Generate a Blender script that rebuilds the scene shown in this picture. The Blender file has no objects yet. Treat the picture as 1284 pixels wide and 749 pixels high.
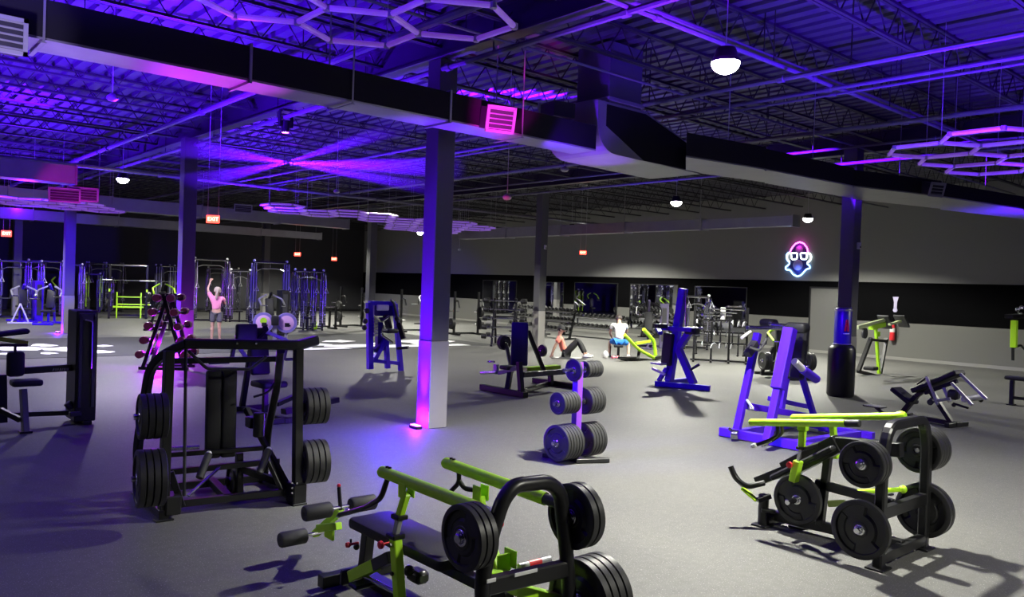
import bpy, bmesh, math, random
from mathutils import Vector, Matrix, Quaternion
random.seed(7)
PI = math.pi
V = Vector
C = bpy.context.scene.collection

# ------------------------------------------------------------------ camera
IW, IH, FOC, CAMH = 1284, 749, 1003.0, 2.05
ROLL, HEAD, PITCH = math.atan(0.035), math.radians(48.9), math.atan(15.8 / 1003)
Fw = V((math.cos(HEAD) * math.cos(PITCH), math.sin(HEAD) * math.cos(PITCH), -math.sin(PITCH)))
R0 = Fw.cross(V((0, 0, 1))).normalized(); U0 = R0.cross(Fw)
Rt = R0 * math.cos(ROLL) + U0 * math.sin(ROLL)
Up = -R0 * math.sin(ROLL) + U0 * math.cos(ROLL)
CAM = V((0, 0, CAMH))
def ray(x, y): return Fw * FOC + Rt * (x - IW / 2) - Up * (y - IH / 2)
def Z(x, y, z=0.0):
    d = ray(x, y); return CAM + d * ((z - CAMH) / d.z)
def X(x, y, X0):
    d = ray(x, y); return CAM + d * (X0 / d.x)
def Y(x, y, Y0):
    d = ray(x, y); return CAM + d * (Y0 / d.y)
def above(base, y):                      # height of pixel row y straight above a ground point
    q = base - CAM; k = FOC / q.dot(Fw)
    y0 = IH / 2 - k * q.dot(Up); q2 = q + V((0, 0, 1)); k2 = FOC / q2.dot(Fw)
    y1 = IH / 2 - k2 * q2.dot(Up); return (y - y0) / (y1 - y0)
cd = bpy.data.cameras.new('camera'); cam = bpy.data.objects.new('camera', cd); C.objects.link(cam)
cd.sensor_width = 36; cd.lens = FOC * 36 / IW; cd.clip_end = 200; cd.clip_start = 0.05
m = Matrix((Rt, Up, -Fw)).transposed().to_4x4(); m.translation = CAM; cam.matrix_world = m
bpy.context.scene.camera = cam

# ------------------------------------------------------------------ materials
MATS = {}
def mat(name, col, rough=0.5, metal=0.0, emit=None, es=1.0, bump=0.0, bscale=60, var=0.0, vscale=8, spec=0.5, col2=None, coat=0.0):
    if name in MATS: return MATS[name]
    M = bpy.data.materials.new(name); M.use_nodes = True
    nt = M.node_tree; b = nt.nodes['Principled BSDF']
    b.inputs['Base Color'].default_value = (*col, 1); b.inputs['Roughness'].default_value = rough
    b.inputs['Metallic'].default_value = metal; b.inputs['Specular IOR Level'].default_value = spec
    if coat: b.inputs['Coat Weight'].default_value = coat
    if emit:
        b.inputs['Emission Color'].default_value = (*emit, 1); b.inputs['Emission Strength'].default_value = es
    if bump or var:
        tc = nt.nodes.new('ShaderNodeTexCoord'); nz = nt.nodes.new('ShaderNodeTexNoise')
        nt.links.new(tc.outputs['Object'], nz.inputs['Vector'])
        nz.inputs['Scale'].default_value = bscale if bump else vscale; nz.inputs['Detail'].default_value = 3
        if bump:
            bp = nt.nodes.new('ShaderNodeBump'); bp.inputs['Strength'].default_value = bump; bp.inputs['Distance'].default_value = 0.01
            nt.links.new(nz.outputs['Fac'], bp.inputs['Height']); nt.links.new(bp.outputs['Normal'], b.inputs['Normal'])
        if var:
            n2 = nt.nodes.new('ShaderNodeTexNoise'); n2.inputs['Scale'].default_value = vscale; n2.inputs['Detail'].default_value = 4
            nt.links.new(tc.outputs['Object'], n2.inputs['Vector'])
            mx = nt.nodes.new('ShaderNodeMix'); mx.data_type = 'RGBA'
            c2 = col2 or tuple(c * (1 - var) for c in col)
            mx.inputs[6].default_value = (*col, 1); mx.inputs[7].default_value = (*c2, 1)
            nt.links.new(n2.outputs['Fac'], mx.inputs[0]); nt.links.new(mx.outputs[2], b.inputs['Base Color'])
    MATS[name] = M; return M
BLK = mat('black powder coat', (0.012, 0.012, 0.013), 0.34, spec=.4)
DGR = mat('charcoal powder coat', (0.045, 0.045, 0.05), 0.38)
LIME = mat('lime powder coat', (0.50, 0.92, 0.03), 0.38)
SIL = mat('silver powder coat', (0.42, 0.42, 0.45), 0.35, 0.3)
WHT = mat('white coat', (0.75, 0.75, 0.75), 0.4)
CHR = mat('chrome', (0.75, 0.75, 0.78), 0.16, 1.0)
RUB = mat('black rubber', (0.013, 0.013, 0.014), 0.5, spec=.35, bump=0.1, bscale=150)
PLT = mat('plate rubber', (0.03, 0.03, 0.03), 0.45, spec=.4, bump=0.08, bscale=90)
VIN = mat('black vinyl', (0.016, 0.016, 0.019), 0.5, spec=.35, bump=0.15, bscale=110)
FOAM = mat('black foam', (0.03, 0.03, 0.032), 0.6, bump=0.1, bscale=140)
RED = mat('red plastic', (0.7, 0.03, 0.04), 0.35)
PINKP = mat('pink disc face', (0.75, 0.45, 0.8), 0.35)
GALV = mat('galvanised duct', (0.40, 0.40, 0.43), 0.38, 0.5, var=0.25, vscale=3, bump=0.05, bscale=12)
SHEET = mat('grey sheet', (0.30, 0.30, 0.32), 0.4, 0.4)
STEEL = mat('ceiling steel', (0.02, 0.02, 0.022), 0.6)
BEAMM = mat('beam black', (0.035, 0.035, 0.04), 0.45)
PIPE = mat('ceiling pipe', (0.12, 0.12, 0.14), 0.45)
COLM = mat('column grey', (0.09, 0.09, 0.095), 0.6)
WAIN = mat('column wainscot', (0.27, 0.26, 0.245), 0.4)
SKIN = mat('skin', (0.55, 0.33, 0.24), 0.5)
HAIR = mat('dark hair', (0.03, 0.02, 0.018), 0.6)
TURFW = mat('white turf paint', (0.93, 0.93, 0.95), 0.8)
LAMP = mat('lamp lens', (1, 1, 1), 0.5, emit=(1, 0.98, 0.93), es=40)
VIOP = mat('violet frame tint', (0.055, 0.004, 0.62), 0.45)  # violet base carries part of the blue light on machine frames
HEXM = mat('hex tube', (0.62, 0.55, 0.66), 0.45, emit=(.28, .06, .9), es=.32)

def floor_mat():
    M = bpy.data.materials.new('rubber floor'); M.use_nodes = True; nt = M.node_tree; b = nt.nodes['Principled BSDF']
    tc = nt.nodes.new('ShaderNodeTexCoord')
    def noise(s, d=4):
        n = nt.nodes.new('ShaderNodeTexNoise'); n.inputs['Scale'].default_value = s; n.inputs['Detail'].default_value = d
        nt.links.new(tc.outputs['Object'], n.inputs['Vector']); return n
    big, sm, fl = noise(0.45), noise(14), noise(95, 1)
    r1 = nt.nodes.new('ShaderNodeValToRGB'); r1.color_ramp.elements[0].position = .3; r1.color_ramp.elements[1].position = .7
    r1.color_ramp.elements[0].color = (0.112, 0.112, 0.108, 1); r1.color_ramp.elements[1].color = (0.145, 0.145, 0.134, 1)
    nt.links.new(big.outputs['Fac'], r1.inputs['Fac'])
    mx = nt.nodes.new('ShaderNodeMix'); mx.data_type = 'RGBA'; mx.blend_type = 'MULTIPLY'; mx.inputs[0].default_value = .35
    nt.links.new(r1.outputs['Color'], mx.inputs[6]); nt.links.new(sm.outputs['Fac'], mx.inputs[7])
    r2 = nt.nodes.new('ShaderNodeValToRGB'); r2.color_ramp.elements[0].position = .66; r2.color_ramp.elements[1].position = .7
    nt.links.new(fl.outputs['Fac'], r2.inputs['Fac'])
    m2 = nt.nodes.new('ShaderNodeMix'); m2.data_type = 'RGBA'; m2.inputs[7].default_value = (0.3, 0.3, 0.3, 1)
    nt.links.new(r2.outputs['Color'], m2.inputs[0]); nt.links.new(mx.outputs[2], m2.inputs[6])
    nt.links.new(m2.outputs[2], b.inputs['Base Color'])
    b.inputs['Roughness'].default_value = 0.62; b.inputs['Specular IOR Level'].default_value = 0.35
    bp = nt.nodes.new('ShaderNodeBump'); bp.inputs['Strength'].default_value = .25; bp.inputs['Distance'].default_value = .004
    nt.links.new(sm.outputs['Fac'], bp.inputs['Height']); nt.links.new(bp.outputs['Normal'], b.inputs['Normal'])
    return M
FLOOR = floor_mat()

# ------------------------------------------------------------------ mesh builder
def basis(d, up=V((0, 0, 1))):
    d = d.normalized()
    if abs(d.dot(up)) > 0.995: up = V((0, 1, 0)) if abs(d.y) < .9 else V((1, 0, 0))
    s = d.cross(up).normalized(); return s, s.cross(d).normalized()
def rounded(pts, rad, seg=4, closed=False):
    pts = [V(p) for p in pts]
    if rad <= 0 or len(pts) < 3: return pts
    out = [] if closed else [pts[0]]
    rng = range(len(pts)) if closed else range(1, len(pts) - 1)
    for i in rng:
        p, a, b = pts[i], pts[i - 1], pts[(i + 1) % len(pts)]
        da, db = a - p, b - p; r = min(rad, da.length * .48, db.length * .48)
        if r < 1e-4: out.append(p); continue
        A, B = p + da.normalized() * r, p + db.normalized() * r
        for k in range(seg + 1):
            t = k / seg; out.append(A * (1 - t) ** 2 + p * 2 * t * (1 - t) + B * t * t)
    if not closed: out.append(pts[-1])
    return out
ONE_PIECE = {'weight_stack', 'louvre', 'lettering', 'tread', 'painted_marking', 'mirror_edge', 'frame', 'body', 'roof_joist', 'roof_beam', 'duct_run', 'foam_grip'}
class MB:
    def __init__(s): s.v = []; s.f = []; s.sm = []; s.pc = []
    def add(s, vs, fs, smooth=False):
        b = len(s.v); s.pc.append((b, b + len(vs), len(s.f), len(s.f) + len(fs))); s.v += [V(v) for v in vs]; s.f += [tuple(b + i for i in f) for f in fs]; s.sm += [smooth] * len(fs); return s
    def box(s, c, size, rot=None, bev=0.0):
        c = V(c); hx, hy, hz = size[0] / 2, size[1] / 2, size[2] / 2
        bev = min(bev, hx * .9, hy * .9, hz * .9)
        R = rot if rot is not None else Matrix.Identity(3)
        if bev <= 0:
            vs = [c + R @ V((x * hx, y * hy, z * hz)) for z in (-1, 1) for y in (-1, 1) for x in (-1, 1)]
            return s.add(vs, [(0, 2, 3, 1), (4, 5, 7, 6), (0, 1, 5, 4), (2, 6, 7, 3), (0, 4, 6, 2), (1, 3, 7, 5)])
        vs = []; idx = {}
        for sx in (-1, 1):
            for sy in (-1, 1):
                for sz in (-1, 1):
                    for ax in range(3):
                        p = [sx * (hx - bev), sy * (hy - bev), sz * (hz - bev)]
                        p[ax] = (sx * hx, sy * hy, sz * hz)[ax]
                        idx[(sx, sy, sz, ax)] = len(vs); vs.append(c + R @ V(p))
        F = []
        def quad(keys):
            q = [idx[k] for k in keys]; n = (vs[q[1]] - vs[q[0]]).cross(vs[q[2]] - vs[q[0]])
            mid = sum((vs[i] for i in q), V()) / len(q)
            if n.dot(mid - c) < 0: q.reverse()
            F.append(tuple(q))
        for ax in range(3):
            o = [a for a in range(3) if a != ax]
            for sg in (-1, 1):
                ks = []
                for (a, b) in ((-1, -1), (1, -1), (1, 1), (-1, 1)):
                    t = [0, 0, 0]; t[ax] = sg; t[o[0]] = a; t[o[1]] = b; ks.append((*t, ax))
                quad(ks)
            for a in (-1, 1):
                for b in (-1, 1):
                    def kk(e, axx):
                        t = [0, 0, 0]; t[ax] = e; t[o[0]] = a; t[o[1]] = b; return (*t, axx)
                    quad([kk(-1, o[0]), kk(1, o[0]), kk(1, o[1]), kk(-1, o[1])])
        for sx in (-1, 1):
            for sy in (-1, 1):
                for sz in (-1, 1): quad([(sx, sy, sz, a) for a in range(3)])
        return s.add(vs, F)
    def bar(s, p, q, w=.06, h=None, up=V((0, 0, 1)), bev=.004):
        p, q = V(p), V(q); h = h or w; d = q - p; sd, u = basis(d, up)
        R = Matrix((sd, d.normalized(), u)).transposed()
        return s.box((p + q) / 2, (w, d.length, h), R, bev)
    def sweep(s, pts, prof, closed=False, smooth=False, caps=True, up=V((0, 0, 1))):
        n = len(pts); k = len(prof); rings = []
        T = []
        for i in range(n):
            a = pts[i - 1] if (i > 0 or closed) else pts[i]; b = pts[(i + 1) % n] if (i < n - 1 or closed) else pts[i]
            d = (b - a); T.append(d.normalized() if d.length > 1e-9 else V((0, 0, 1)))
        sd, u = basis(T[0], up)
        vs = []
        for i in range(n):
            if i:
                q = T[i - 1].rotation_difference(T[i]); sd = q @ sd; u = q @ u
            sc = 1.0
            vs += [pts[i] + sd * x + u * y for x, y in prof]
        F = []
        for i in range(n if closed else n - 1):
            j = (i + 1) % n
            for a in range(k):
                b = (a + 1) % k; F.append((i * k + a, i * k + b, j * k + b, j * k + a))
        if caps and not closed:
            F.append(tuple(range(k - 1, -1, -1))); F.append(tuple((n - 1) * k + a for a in range(k)))
        return s.add(vs, F, smooth)
    def tube(s, pts, r=.02, n=10, rad=.06, closed=False, seg=4):
        pts = rounded(pts, rad, seg, closed)
        return s.sweep(pts, [(r * math.cos(2 * PI * i / n), r * math.sin(2 * PI * i / n)) for i in range(n)], closed, n > 4)
    def rtube(s, pts, w=.06, h=None, rad=.1, up=V((0, 0, 1)), seg=4, closed=False):
        h = h or w; c = min(w, h) * .16; a, b = w / 2, h / 2
        pr = [(a, -b + c), (a, b - c), (a - c, b), (-a + c, b), (-a, b - c), (-a, -b + c), (-a + c, -b), (a - c, -b)]
        return s.sweep(rounded(pts, rad, seg, closed), pr, closed, up=up)
    def lathe(s, prof, o=(0, 0, 0), ax=(0, 0, 1), n=24, smooth=True):
        o = V(o); ax = V(ax).normalized(); sd, u = basis(ax); k = len(prof); vs = []; F = []
        for i in range(n):
            a = 2 * PI * i / n; rd = sd * math.cos(a) + u * math.sin(a)
            vs += [o + rd * r + ax * z for r, z in prof]
        for i in range(n):
            j = (i + 1) % n
            for a in range(k - 1): F.append((i * k + a, j * k + a, j * k + a + 1, i * k + a + 1))
        return s.add(vs, F, smooth)
    def cyl(s, p, q, r=.02, r2=None, n=14, ch=.15):
        p, q = V(p), V(q); d = q - p; L = d.length; r2 = r if r2 is None else r2; c = min(r, r2, L / 2) * ch
        return s.lathe([(0, 0), (r - c, 0), (r, c), (r2, L - c), (r2 - c, L), (0, L)], p, d, n)
    def ball(s, c, r, n=12, sz=1.0):
        return s.lathe([(r * math.sin(PI * i / 8), -r * sz * math.cos(PI * i / 8)) for i in range(9)], c, (0, 0, 1), n)
    def pad(s, c, size, rot=None, r=.03):
        R = rot if rot is not None else Matrix.Identity(3); c = V(c)
        hx, hy, hz = [a / 2 for a in size]; r = min(r, hx * .9, hy * .9, hz * .95); rc = min(hx, hy) * .45; rc = max(rc * .5, r)
        def ring(ins, z):
            out = []; rr = max(rc - ins, .002)
            for (sx, sy, a0) in ((1, 1, 0), (-1, 1, 90), (-1, -1, 180), (1, -1, 270)):
                cx, cy = sx * (hx - rc), sy * (hy - rc)
                for k in range(4):
                    a = math.radians(a0 + k * 30); out.append(V((cx + rr * math.cos(a), cy + rr * math.sin(a), z)))
            return out
        levels = [(r, -hz), (r * .3, -hz + r * .3), (0, -hz + r), (0, hz - r), (r * .3, hz - r * .3), (r, hz)]
        vs = []; F = []
        for ins, z in levels: vs += ring(ins, z)
        n = 16
        for l in range(5):
            for i in range(n):
                j = (i + 1) % n; F.append((l * n + i, l * n + j, (l + 1) * n + j, (l + 1) * n + i))
        F.append(tuple(range(n - 1, -1, -1))); F.append(tuple(5 * n + i for i in range(n)))
        return s.add([c + R @ v for v in vs], F, True)
    def prism(s, poly, o, ux, uy, depth):
        o = V(o); ux, uy = V(ux), V(uy); nrm = ux.cross(uy).normalized(); n = len(poly)
        vs = [o + ux * x + uy * y for x, y in poly] + [o + ux * x + uy * y + nrm * depth for x, y in poly]
        F = [tuple(range(n - 1, -1, -1)), tuple(n + i for i in range(n))] + [(i, (i + 1) % n, n + (i + 1) % n, n + i) for i in range(n)]
        return s.add(vs, F)
    def build(s, name, material, parent=None):
        """one object; pieces that do not touch each other become objects of their own"""
        if parent is None or len(s.pc) < 2 or name in ONE_PIECE: return s.build1(name, material, parent)
        bb = []
        for a, b, _, _ in s.pc:
            vs = s.v[a:b]; bb.append([(min(v[i] for v in vs) - .006, max(v[i] for v in vs) + .006) for i in range(3)])
        g = list(range(len(bb)))
        def root(i):
            while g[i] != i: i = g[i]
            return i
        for i in range(len(bb)):
            for j in range(i):
                if root(i) != root(j) and all(bb[i][k][0] <= bb[j][k][1] and bb[j][k][0] <= bb[i][k][1] for k in range(3)): g[root(i)] = root(j)
        rs = sorted(set(root(i) for i in range(len(bb))))
        if len(rs) == 1: return s.build1(name, material, parent)
        out = None
        for r in rs:
            q = MB()
            for i in range(len(bb)):
                if root(i) != r: continue
                a, b, c, d = s.pc[i]; n = len(q.v); q.v += s.v[a:b]; q.f += [tuple(x - a + n for x in f) for f in s.f[c:d]]; q.sm += s.sm[c:d]
            o = q.build1(name, material, parent); out = out or o
        return out
    def build1(s, name, material, parent=None):
        me = bpy.data.meshes.new(name)
        o0 = V(parent['_o']) if parent is not None and '_o' in parent else V()
        me.from_pydata([tuple(v - o0) for v in s.v], [], s.f)
        me.polygons.foreach_set('use_smooth', s.sm)
        me.materials.append(material); me.update()
        o = bpy.data.objects.new(name, me); C.objects.link(o)
        if parent is not None:
            o.parent = parent
            o['_o'] = parent['_o'] if '_o' in parent else (0, 0, 0)
            OBJS.append(o)
        if any(s.sm) and not all(s.sm) or any(s.sm):
            md = None
            try: me.set_sharp_from_angle(angle=math.radians(38))
            except Exception: pass
        return o
OBJS = []
def tag(o, label=None, cat=None, group=None, kind=None):
    if label: o['label'] = label
    if cat: o['category'] = cat
    if group: o['group'] = group
    if kind: o['kind'] = kind
    return o
def thing(name, loc, label, cat, group=None, kind=None, world=True):
    """an Empty at the thing's base; with world=True its parts are given in world coordinates"""
    o = bpy.data.objects.new(name, None); C.objects.link(o); o.location = loc; o.empty_display_size = .1
    o['_o'] = tuple(loc) if world else (0, 0, 0); OBJS.append(o)
    return tag(o, label, cat, group, kind)
def solo(name, mb, material, label, cat, group=None, kind=None, loc=None):
    loc = V(loc) if loc is not None else V(mb.v[0])
    mb.v = [v - loc for v in mb.v]; o = mb.build(name, material); o.location = loc
    return tag(o, label, cat, group, kind)
def copy_tree(o, parent=None):
    c = o.copy(); C.objects.link(c); c.parent = parent
    for ch in o.children: copy_tree(ch, c)
    return c
def place(root, loc, rz=0, label=None, group=None):
    root.location = loc; root.rotation_euler = (0, 0, rz)
    if label: root['label'] = label
    if group: root['group'] = group
    return root
def struct(name, mb, material, parent=None, label=None, cat=None):
    o = mb.build(name, material, parent)
    if parent is None: o['kind'] = 'structure'
    if label: tag(o, label, cat)
    return o
def text_mesh(s, size, depth=.004):
    cu = bpy.data.curves.new('lettering', 'FONT'); cu.body = s; cu.size = size; cu.extrude = depth / 2
    cu.align_x = 'CENTER'; cu.align_y = 'CENTER'; cu.resolution_u = 2
    ob = bpy.data.objects.new('lettering', cu); C.objects.link(ob); dg = bpy.context.evaluated_depsgraph_get(); dg.update()
    me = bpy.data.meshes.new_from_object(ob.evaluated_get(dg)); bpy.data.objects.remove(ob); return me
def text_on(s, size, c, right, up, name, material, parent, depth=.004):
    me = text_mesh(s, size, depth); right, up = V(right).normalized(), V(up).normalized(); nrm = right.cross(up)
    M = Matrix((right, up, nrm)).transposed().to_4x4(); M.translation = V(c) - V(parent['_o']); me.transform(M)
    me.materials.clear(); me.materials.append(material)
    o = bpy.data.objects.new(name, me); C.objects.link(o); o.parent = parent; o['_o'] = parent['_o']; OBJS.append(o); return o
EXPO = 0.0
ORD = ['first', 'second', 'third', 'fourth', 'fifth', 'sixth', 'seventh', 'eighth', 'ninth', 'tenth', 'eleventh', 'twelfth', 'thirteenth', 'fourteenth']

# ------------------------------------------------------------------ weight plates
PM = {}
def plate_meshes(R, th, slots=True):
    k = (round(R, 3), round(th, 3), slots)
    if k in PM: return PM[k]
    hz = th / 2; n = 48 if slots else 28
    rs = [(.026, .9), (.055, .9), (.06, .72), (.3, .66), (.5, .66), (.60, .66), (.63, .66), (.80, .66), (.83, 1.0), (.96, 1.0), (1.0, .8)]
    m = MB(); vs = []; F = []
    def rr(i): return rs[i][0] if i < 2 else (.06 if i == 2 else rs[i][0] * R)
    for side in (1, -1):
        for i in range(len(rs)):
            for a in range(n):
                an = 2 * PI * a / n; z = rs[i][1] * hz
                if slots and i in (5, 6, 7):
                    ph = (an / (2 * PI) * 2) % 1
                    if .2 < ph < .8: z = -hz * .2
                vs.append(V((rr(i) * math.cos(an), rr(i) * math.sin(an), side * z)))
    L = len(rs)
    for sd in (0, 1):
        b = sd * L * n
        for i in range(L - 1):
            for a in range(n):
                c = (a + 1) % n; q = (b + i * n + a, b + (i + 1) * n + a, b + (i + 1) * n + c, b + i * n + c)
                F.append(q if sd == 0 else q[::-1])
    for a in range(n):
        c = (a + 1) % n; F.append(((L - 1) * n + a, 2 * L * n - n + a, 2 * L * n - n + c, (L - 1) * n + c)); F.append((a, c, L * n + c, L * n + a))
    me = bpy.data.meshes.new('weight_plate'); me.from_pydata(vs, [], F); me.materials.append(PLT); me.polygons.foreach_set('use_smooth', [True] * len(F))
    me.set_sharp_from_angle(angle=math.radians(30))
    h = MB().lathe([(.026, hz * .8), (.026, hz + .002), (.04, hz + .002), (.042, hz * .8)], n=20)
    h.lathe([(.042, -hz * .8), (.04, -hz - .002), (.026, -hz - .002), (.026, -hz * .8)], n=20)
    hm = bpy.data.meshes.new('hub_ring'); hm.from_pydata([tuple(v) for v in h.v], [], h.f); hm.materials.append(CHR); hm.polygons.foreach_set('use_smooth', [True] * len(h.f))
    PM[k] = (me, hm); return PM[k]
def plate(c, ax, R=.225, th=.045, label='', group=None, spin=None, slots=True, color=None):
    me, hm = plate_meshes(R, th, slots)
    o = bpy.data.objects.new('weight_plate', me); C.objects.link(o); tag(o, label, 'weight plate', group)
    q = V((0, 0, 1)).rotation_difference(V(ax).normalized()); sp = spin if spin is not None else random.uniform(0, 6)
    o.rotation_mode = 'QUATERNION'; o.rotation_quaternion = q @ Quaternion((0, 0, 1), sp); o.location = c
    h = bpy.data.objects.new('hub_ring', hm); C.objects.link(h); h.parent = o
    if color:
        o.data = me.copy(); o.data.materials.clear(); o.data.materials.append(color)
    return o
def plate_stack(c0, ax, sizes, where, group, out_first=False, slots=True, color=None, gap=.004):
    """plates side by side from c0 outward along ax; sizes = [(R, thickness)...] from inside to outside"""
    ax = V(ax).normalized(); p = 0.0; n = len(sizes)
    for i, (R, t) in enumerate(sizes):
        k = n - 1 - i
        w = 'the only one' if n == 1 else ('outermost' if k == 0 else ('innermost' if i == 0 else ORD[k] + ' from outside'))
        plate(V(c0) + ax * (p + t / 2), ax, R, t, 'black plate, ' + w + ' on ' + where.replace('the ', '', 1), group, slots=slots, color=color)
        p += t + gap
    return V(c0) + ax * p
def horn(root, c0, ax, L, r=.024, mat_=None, name='plate_horn'):
    ax = V(ax).normalized(); c0 = V(c0)
    h = MB().cyl(c0, c0 + ax * L, r).build(name, mat_ or CHR, root)
    MB().lathe([(r, -.012), (.045, -.012), (.048, 0), (.045, .012), (r, .012)], c0, ax, 20).build('collar', BLK, h); return h

# ------------------------------------------------------------------ the room
XW, YW, CZ = 27.7, 47.0, 5.85
x0, y0 = -6.0, -4.0
WALLG = mat('wall grey', (0.25, 0.25, 0.24), 0.85, bump=.05, bscale=30)
WALLD = mat('wall dark', (0.035, 0.035, 0.04), 0.7)
STRIPE = mat('wall stripe black', (0.0035, 0.0035, 0.004), 0.9, spec=.02)
TURF = mat('dark turf', (0.06, 0.062, 0.062), 0.9, bump=.4, bscale=200, var=.3, vscale=5)
struct('floor', MB().box(((x0 + XW) / 2, (y0 + YW) / 2, -.1), (XW - x0 + .4, YW - y0 + .4, .2)), FLOOR)
DECK = mat('ceiling deck', (0.055, 0.055, 0.065), 0.55)
# ribbed steel deck: trapezoid ribs running along Y
m = MB(); vs = []; F = []; pitch = .3; nx = int((XW - x0) / pitch)
prof = []
for i in range(nx):
    xx = x0 + i * pitch; prof += [(xx, CZ), (xx + .17, CZ), (xx + .19, CZ + .07), (xx + .28, CZ + .07)]
prof.append((XW, CZ)); k = len(prof)
for yy in (y0, YW): vs += [(x, yy, z) for x, z in prof]
F = [(i, k + i, k + i + 1, i + 1) for i in range(k - 1)]
vs += [(x0, y0, CZ + .3), (XW, y0, CZ + .3), (XW, YW, CZ + .3), (x0, YW, CZ + .3)]
F.append((2 * k, 2 * k + 1, 2 * k + 2, 2 * k + 3))
ceil_ = struct('ceiling', m.add(vs, F), DECK)
w = struct('wall_right', MB().box((XW + .1, (y0 + YW) / 2, CZ / 2), (.2, YW - y0, CZ + .4)), WALLG)
struct('stripe_band', MB().box((XW - .006, (y0 + YW) / 2, 1.94), (.012, YW - y0 - .02, 1.36)), STRIPE, w)
struct('lower_wall_panel', MB().box((XW - .004, (y0 + YW) / 2, .63), (.008, YW - y0 - .02, 1.26)), mat('lower wall grey', (.13, .13, .12), .8), w)
struct('wall_back', MB().box(((x0 + XW) / 2, YW + .1, CZ / 2), (XW - x0, .2, CZ + .4)), WALLD)
struct('wall_left', MB().box((x0 - .1, (y0 + YW) / 2, CZ / 2), (.2, YW - y0, CZ + .4)), WALLD)
struct('wall_front', MB().box(((x0 + XW) / 2, y0 - .1, CZ / 2), (XW - x0, .2, CZ + .4)), WALLD)
struct('baseboard_right', MB().box((XW - .02, (y0 + YW) / 2, .05), (.04, YW - y0 - .1, .10)), mat('baseboard', (.24, .24, .22), .5))
struct('baseboard_back', MB().box(((x0 + XW) / 2, YW - .02, .07), (XW - x0 - .2, .04, .14)), BLK)
# turf lane with white painted shards
tl = struct('trim_1', MB().box((6.2, 24.0, .004), (23, 6.0, .008)), TURF, label='dark turf lane with white painted markings across the floor', cat='turf lane')
m = MB()
for i, (px, py, w_, h_) in enumerate([(20, 437, 46, 5), (52, 433, 24, 3), (78, 438, 40, 4), (100, 431, 20, 3), (120, 441, 34, 3), (128, 434, 16, 2), (8, 444, 20, 2), (395, 432, 30, 3), (408, 438, 44, 4), (440, 434, 46, 4), (425, 428, 26, 2.5), (455, 439, 34, 3), (380, 436, 14, 3), (520, 428, 30, 4), (508, 435, 40, 5), (535, 431, 24, 3), (572, 433, 22, 2.6), (560, 428, 12, 2), (60, 443, 16, 2), (470, 431, 16, 2)]):
    rnd = random.Random(i); n = 9; pts = []
    for a in range(n):
        an = 2 * PI * a / n + rnd.uniform(-.15, .15); r_ = rnd.uniform(.55, 1.0) + .75 * abs(math.cos(an)) ** 6
        p = Z(px + w_ * .55 * r_ * math.cos(an), py - h_ * .75 * r_ * math.sin(an), .0085)
        pts.append((p.x, min(26.9, max(21.1, p.y))))
    m.prism(pts, (0, 0, .008), (1, 0, 0), (0, 1, 0), .002)
struct('painted_marking', m, TURFW, tl)
# mirrors on the right wall
MIR = mat('mirror glass', (.85, .87, .88), .02, 1.0)
FRM = mat('mirror edge', (.02, .02, .02), .4)
for i, (xa, xb, top) in enumerate([(606, 648, 352), (684, 707, 354), (721, 775, 355), (791, 850, 357), (872, 937, 360), ]):
    A, B = X(xa, 360, XW), X(xb, 362, XW); zt = X((xa + xb) / 2, top, XW).z
    ya, yb = max(A.y, B.y), min(A.y, B.y)
    t = thing('wall_mirror', (XW - .03, (ya + yb) / 2, .35), 'tall wall mirror, %s from the left along the grey wall' % ORD[i], 'mirror', 'wall mirrors')
    MB().box((XW - .02, (ya + yb) / 2, (zt + .35) / 2), (.012, ya - yb, zt - .35)).build('mirror_pane', MIR, t)
    f = MB(); 
    for s_ in (ya, yb): f.box((XW - .02, s_, (zt + .35) / 2), (.02, .03, zt - .35))
    for z_ in (.35, zt): f.box((XW - .02, (ya + yb) / 2, z_), (.02, ya - yb + .03, .03))
    f.build('mirror_edge', FRM, t)
A, B = X(1018, 360, XW), X(1053, 362, XW); zt = X(1035, 362, XW).z
d_ = struct('door_1', MB().box((XW - .02, (A.y + B.y) / 2, zt / 2), (.03, A.y - B.y, zt)), mat('door grey', (.12, .12, .115), .6))
struct('door_frame', MB().box((XW - .025, A.y + .03, zt / 2), (.05, .06, zt)).box((XW - .025, B.y - .03, zt / 2), (.05, .06, zt)).box((XW - .025, (A.y + B.y) / 2, zt + .03), (.05, A.y - B.y + .12, .06)), BLK, d_)
struct('door_handle', MB().cyl((XW - .06, B.y + .1, 1.0), (XW - .06, B.y + .1, 1.2), .015), CHR, d_)
# columns (dark steel boxed posts, pale painted lower part)
COLS = [(6.68, 9.32), (6.5, 19.0), (6.25, 29.2), (6.4, 39.0), (16.55, 8.12), (18.6, 19.9), (17.4, 28.9), (17.3, 39.0)]
for i, (cx, cy) in enumerate(COLS):
    s_ = .30
    c_ = struct('column', MB().box((cx, cy, (5.2 + 1.23) / 2), (s_, s_, 5.2 - 1.23), bev=.008), COLM)
    tag(c_, 'square dark column, %s' % ['nearest one beside the weight tree, lit violet at its foot', 'second in the left row', 'third in the left row', 'fourth and farthest of the left row', 'beside the standing punching bag', 'beside the dumbbell racks', 'in front of the squat stands by the long wall', 'farthest right row'][i], 'column')
    c_.name = 'column'
    struct('wainscot', MB().box((cx, cy, .615), (s_ + .012, s_ + .012, 1.23), bev=.006), WAIN, c_)
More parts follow.
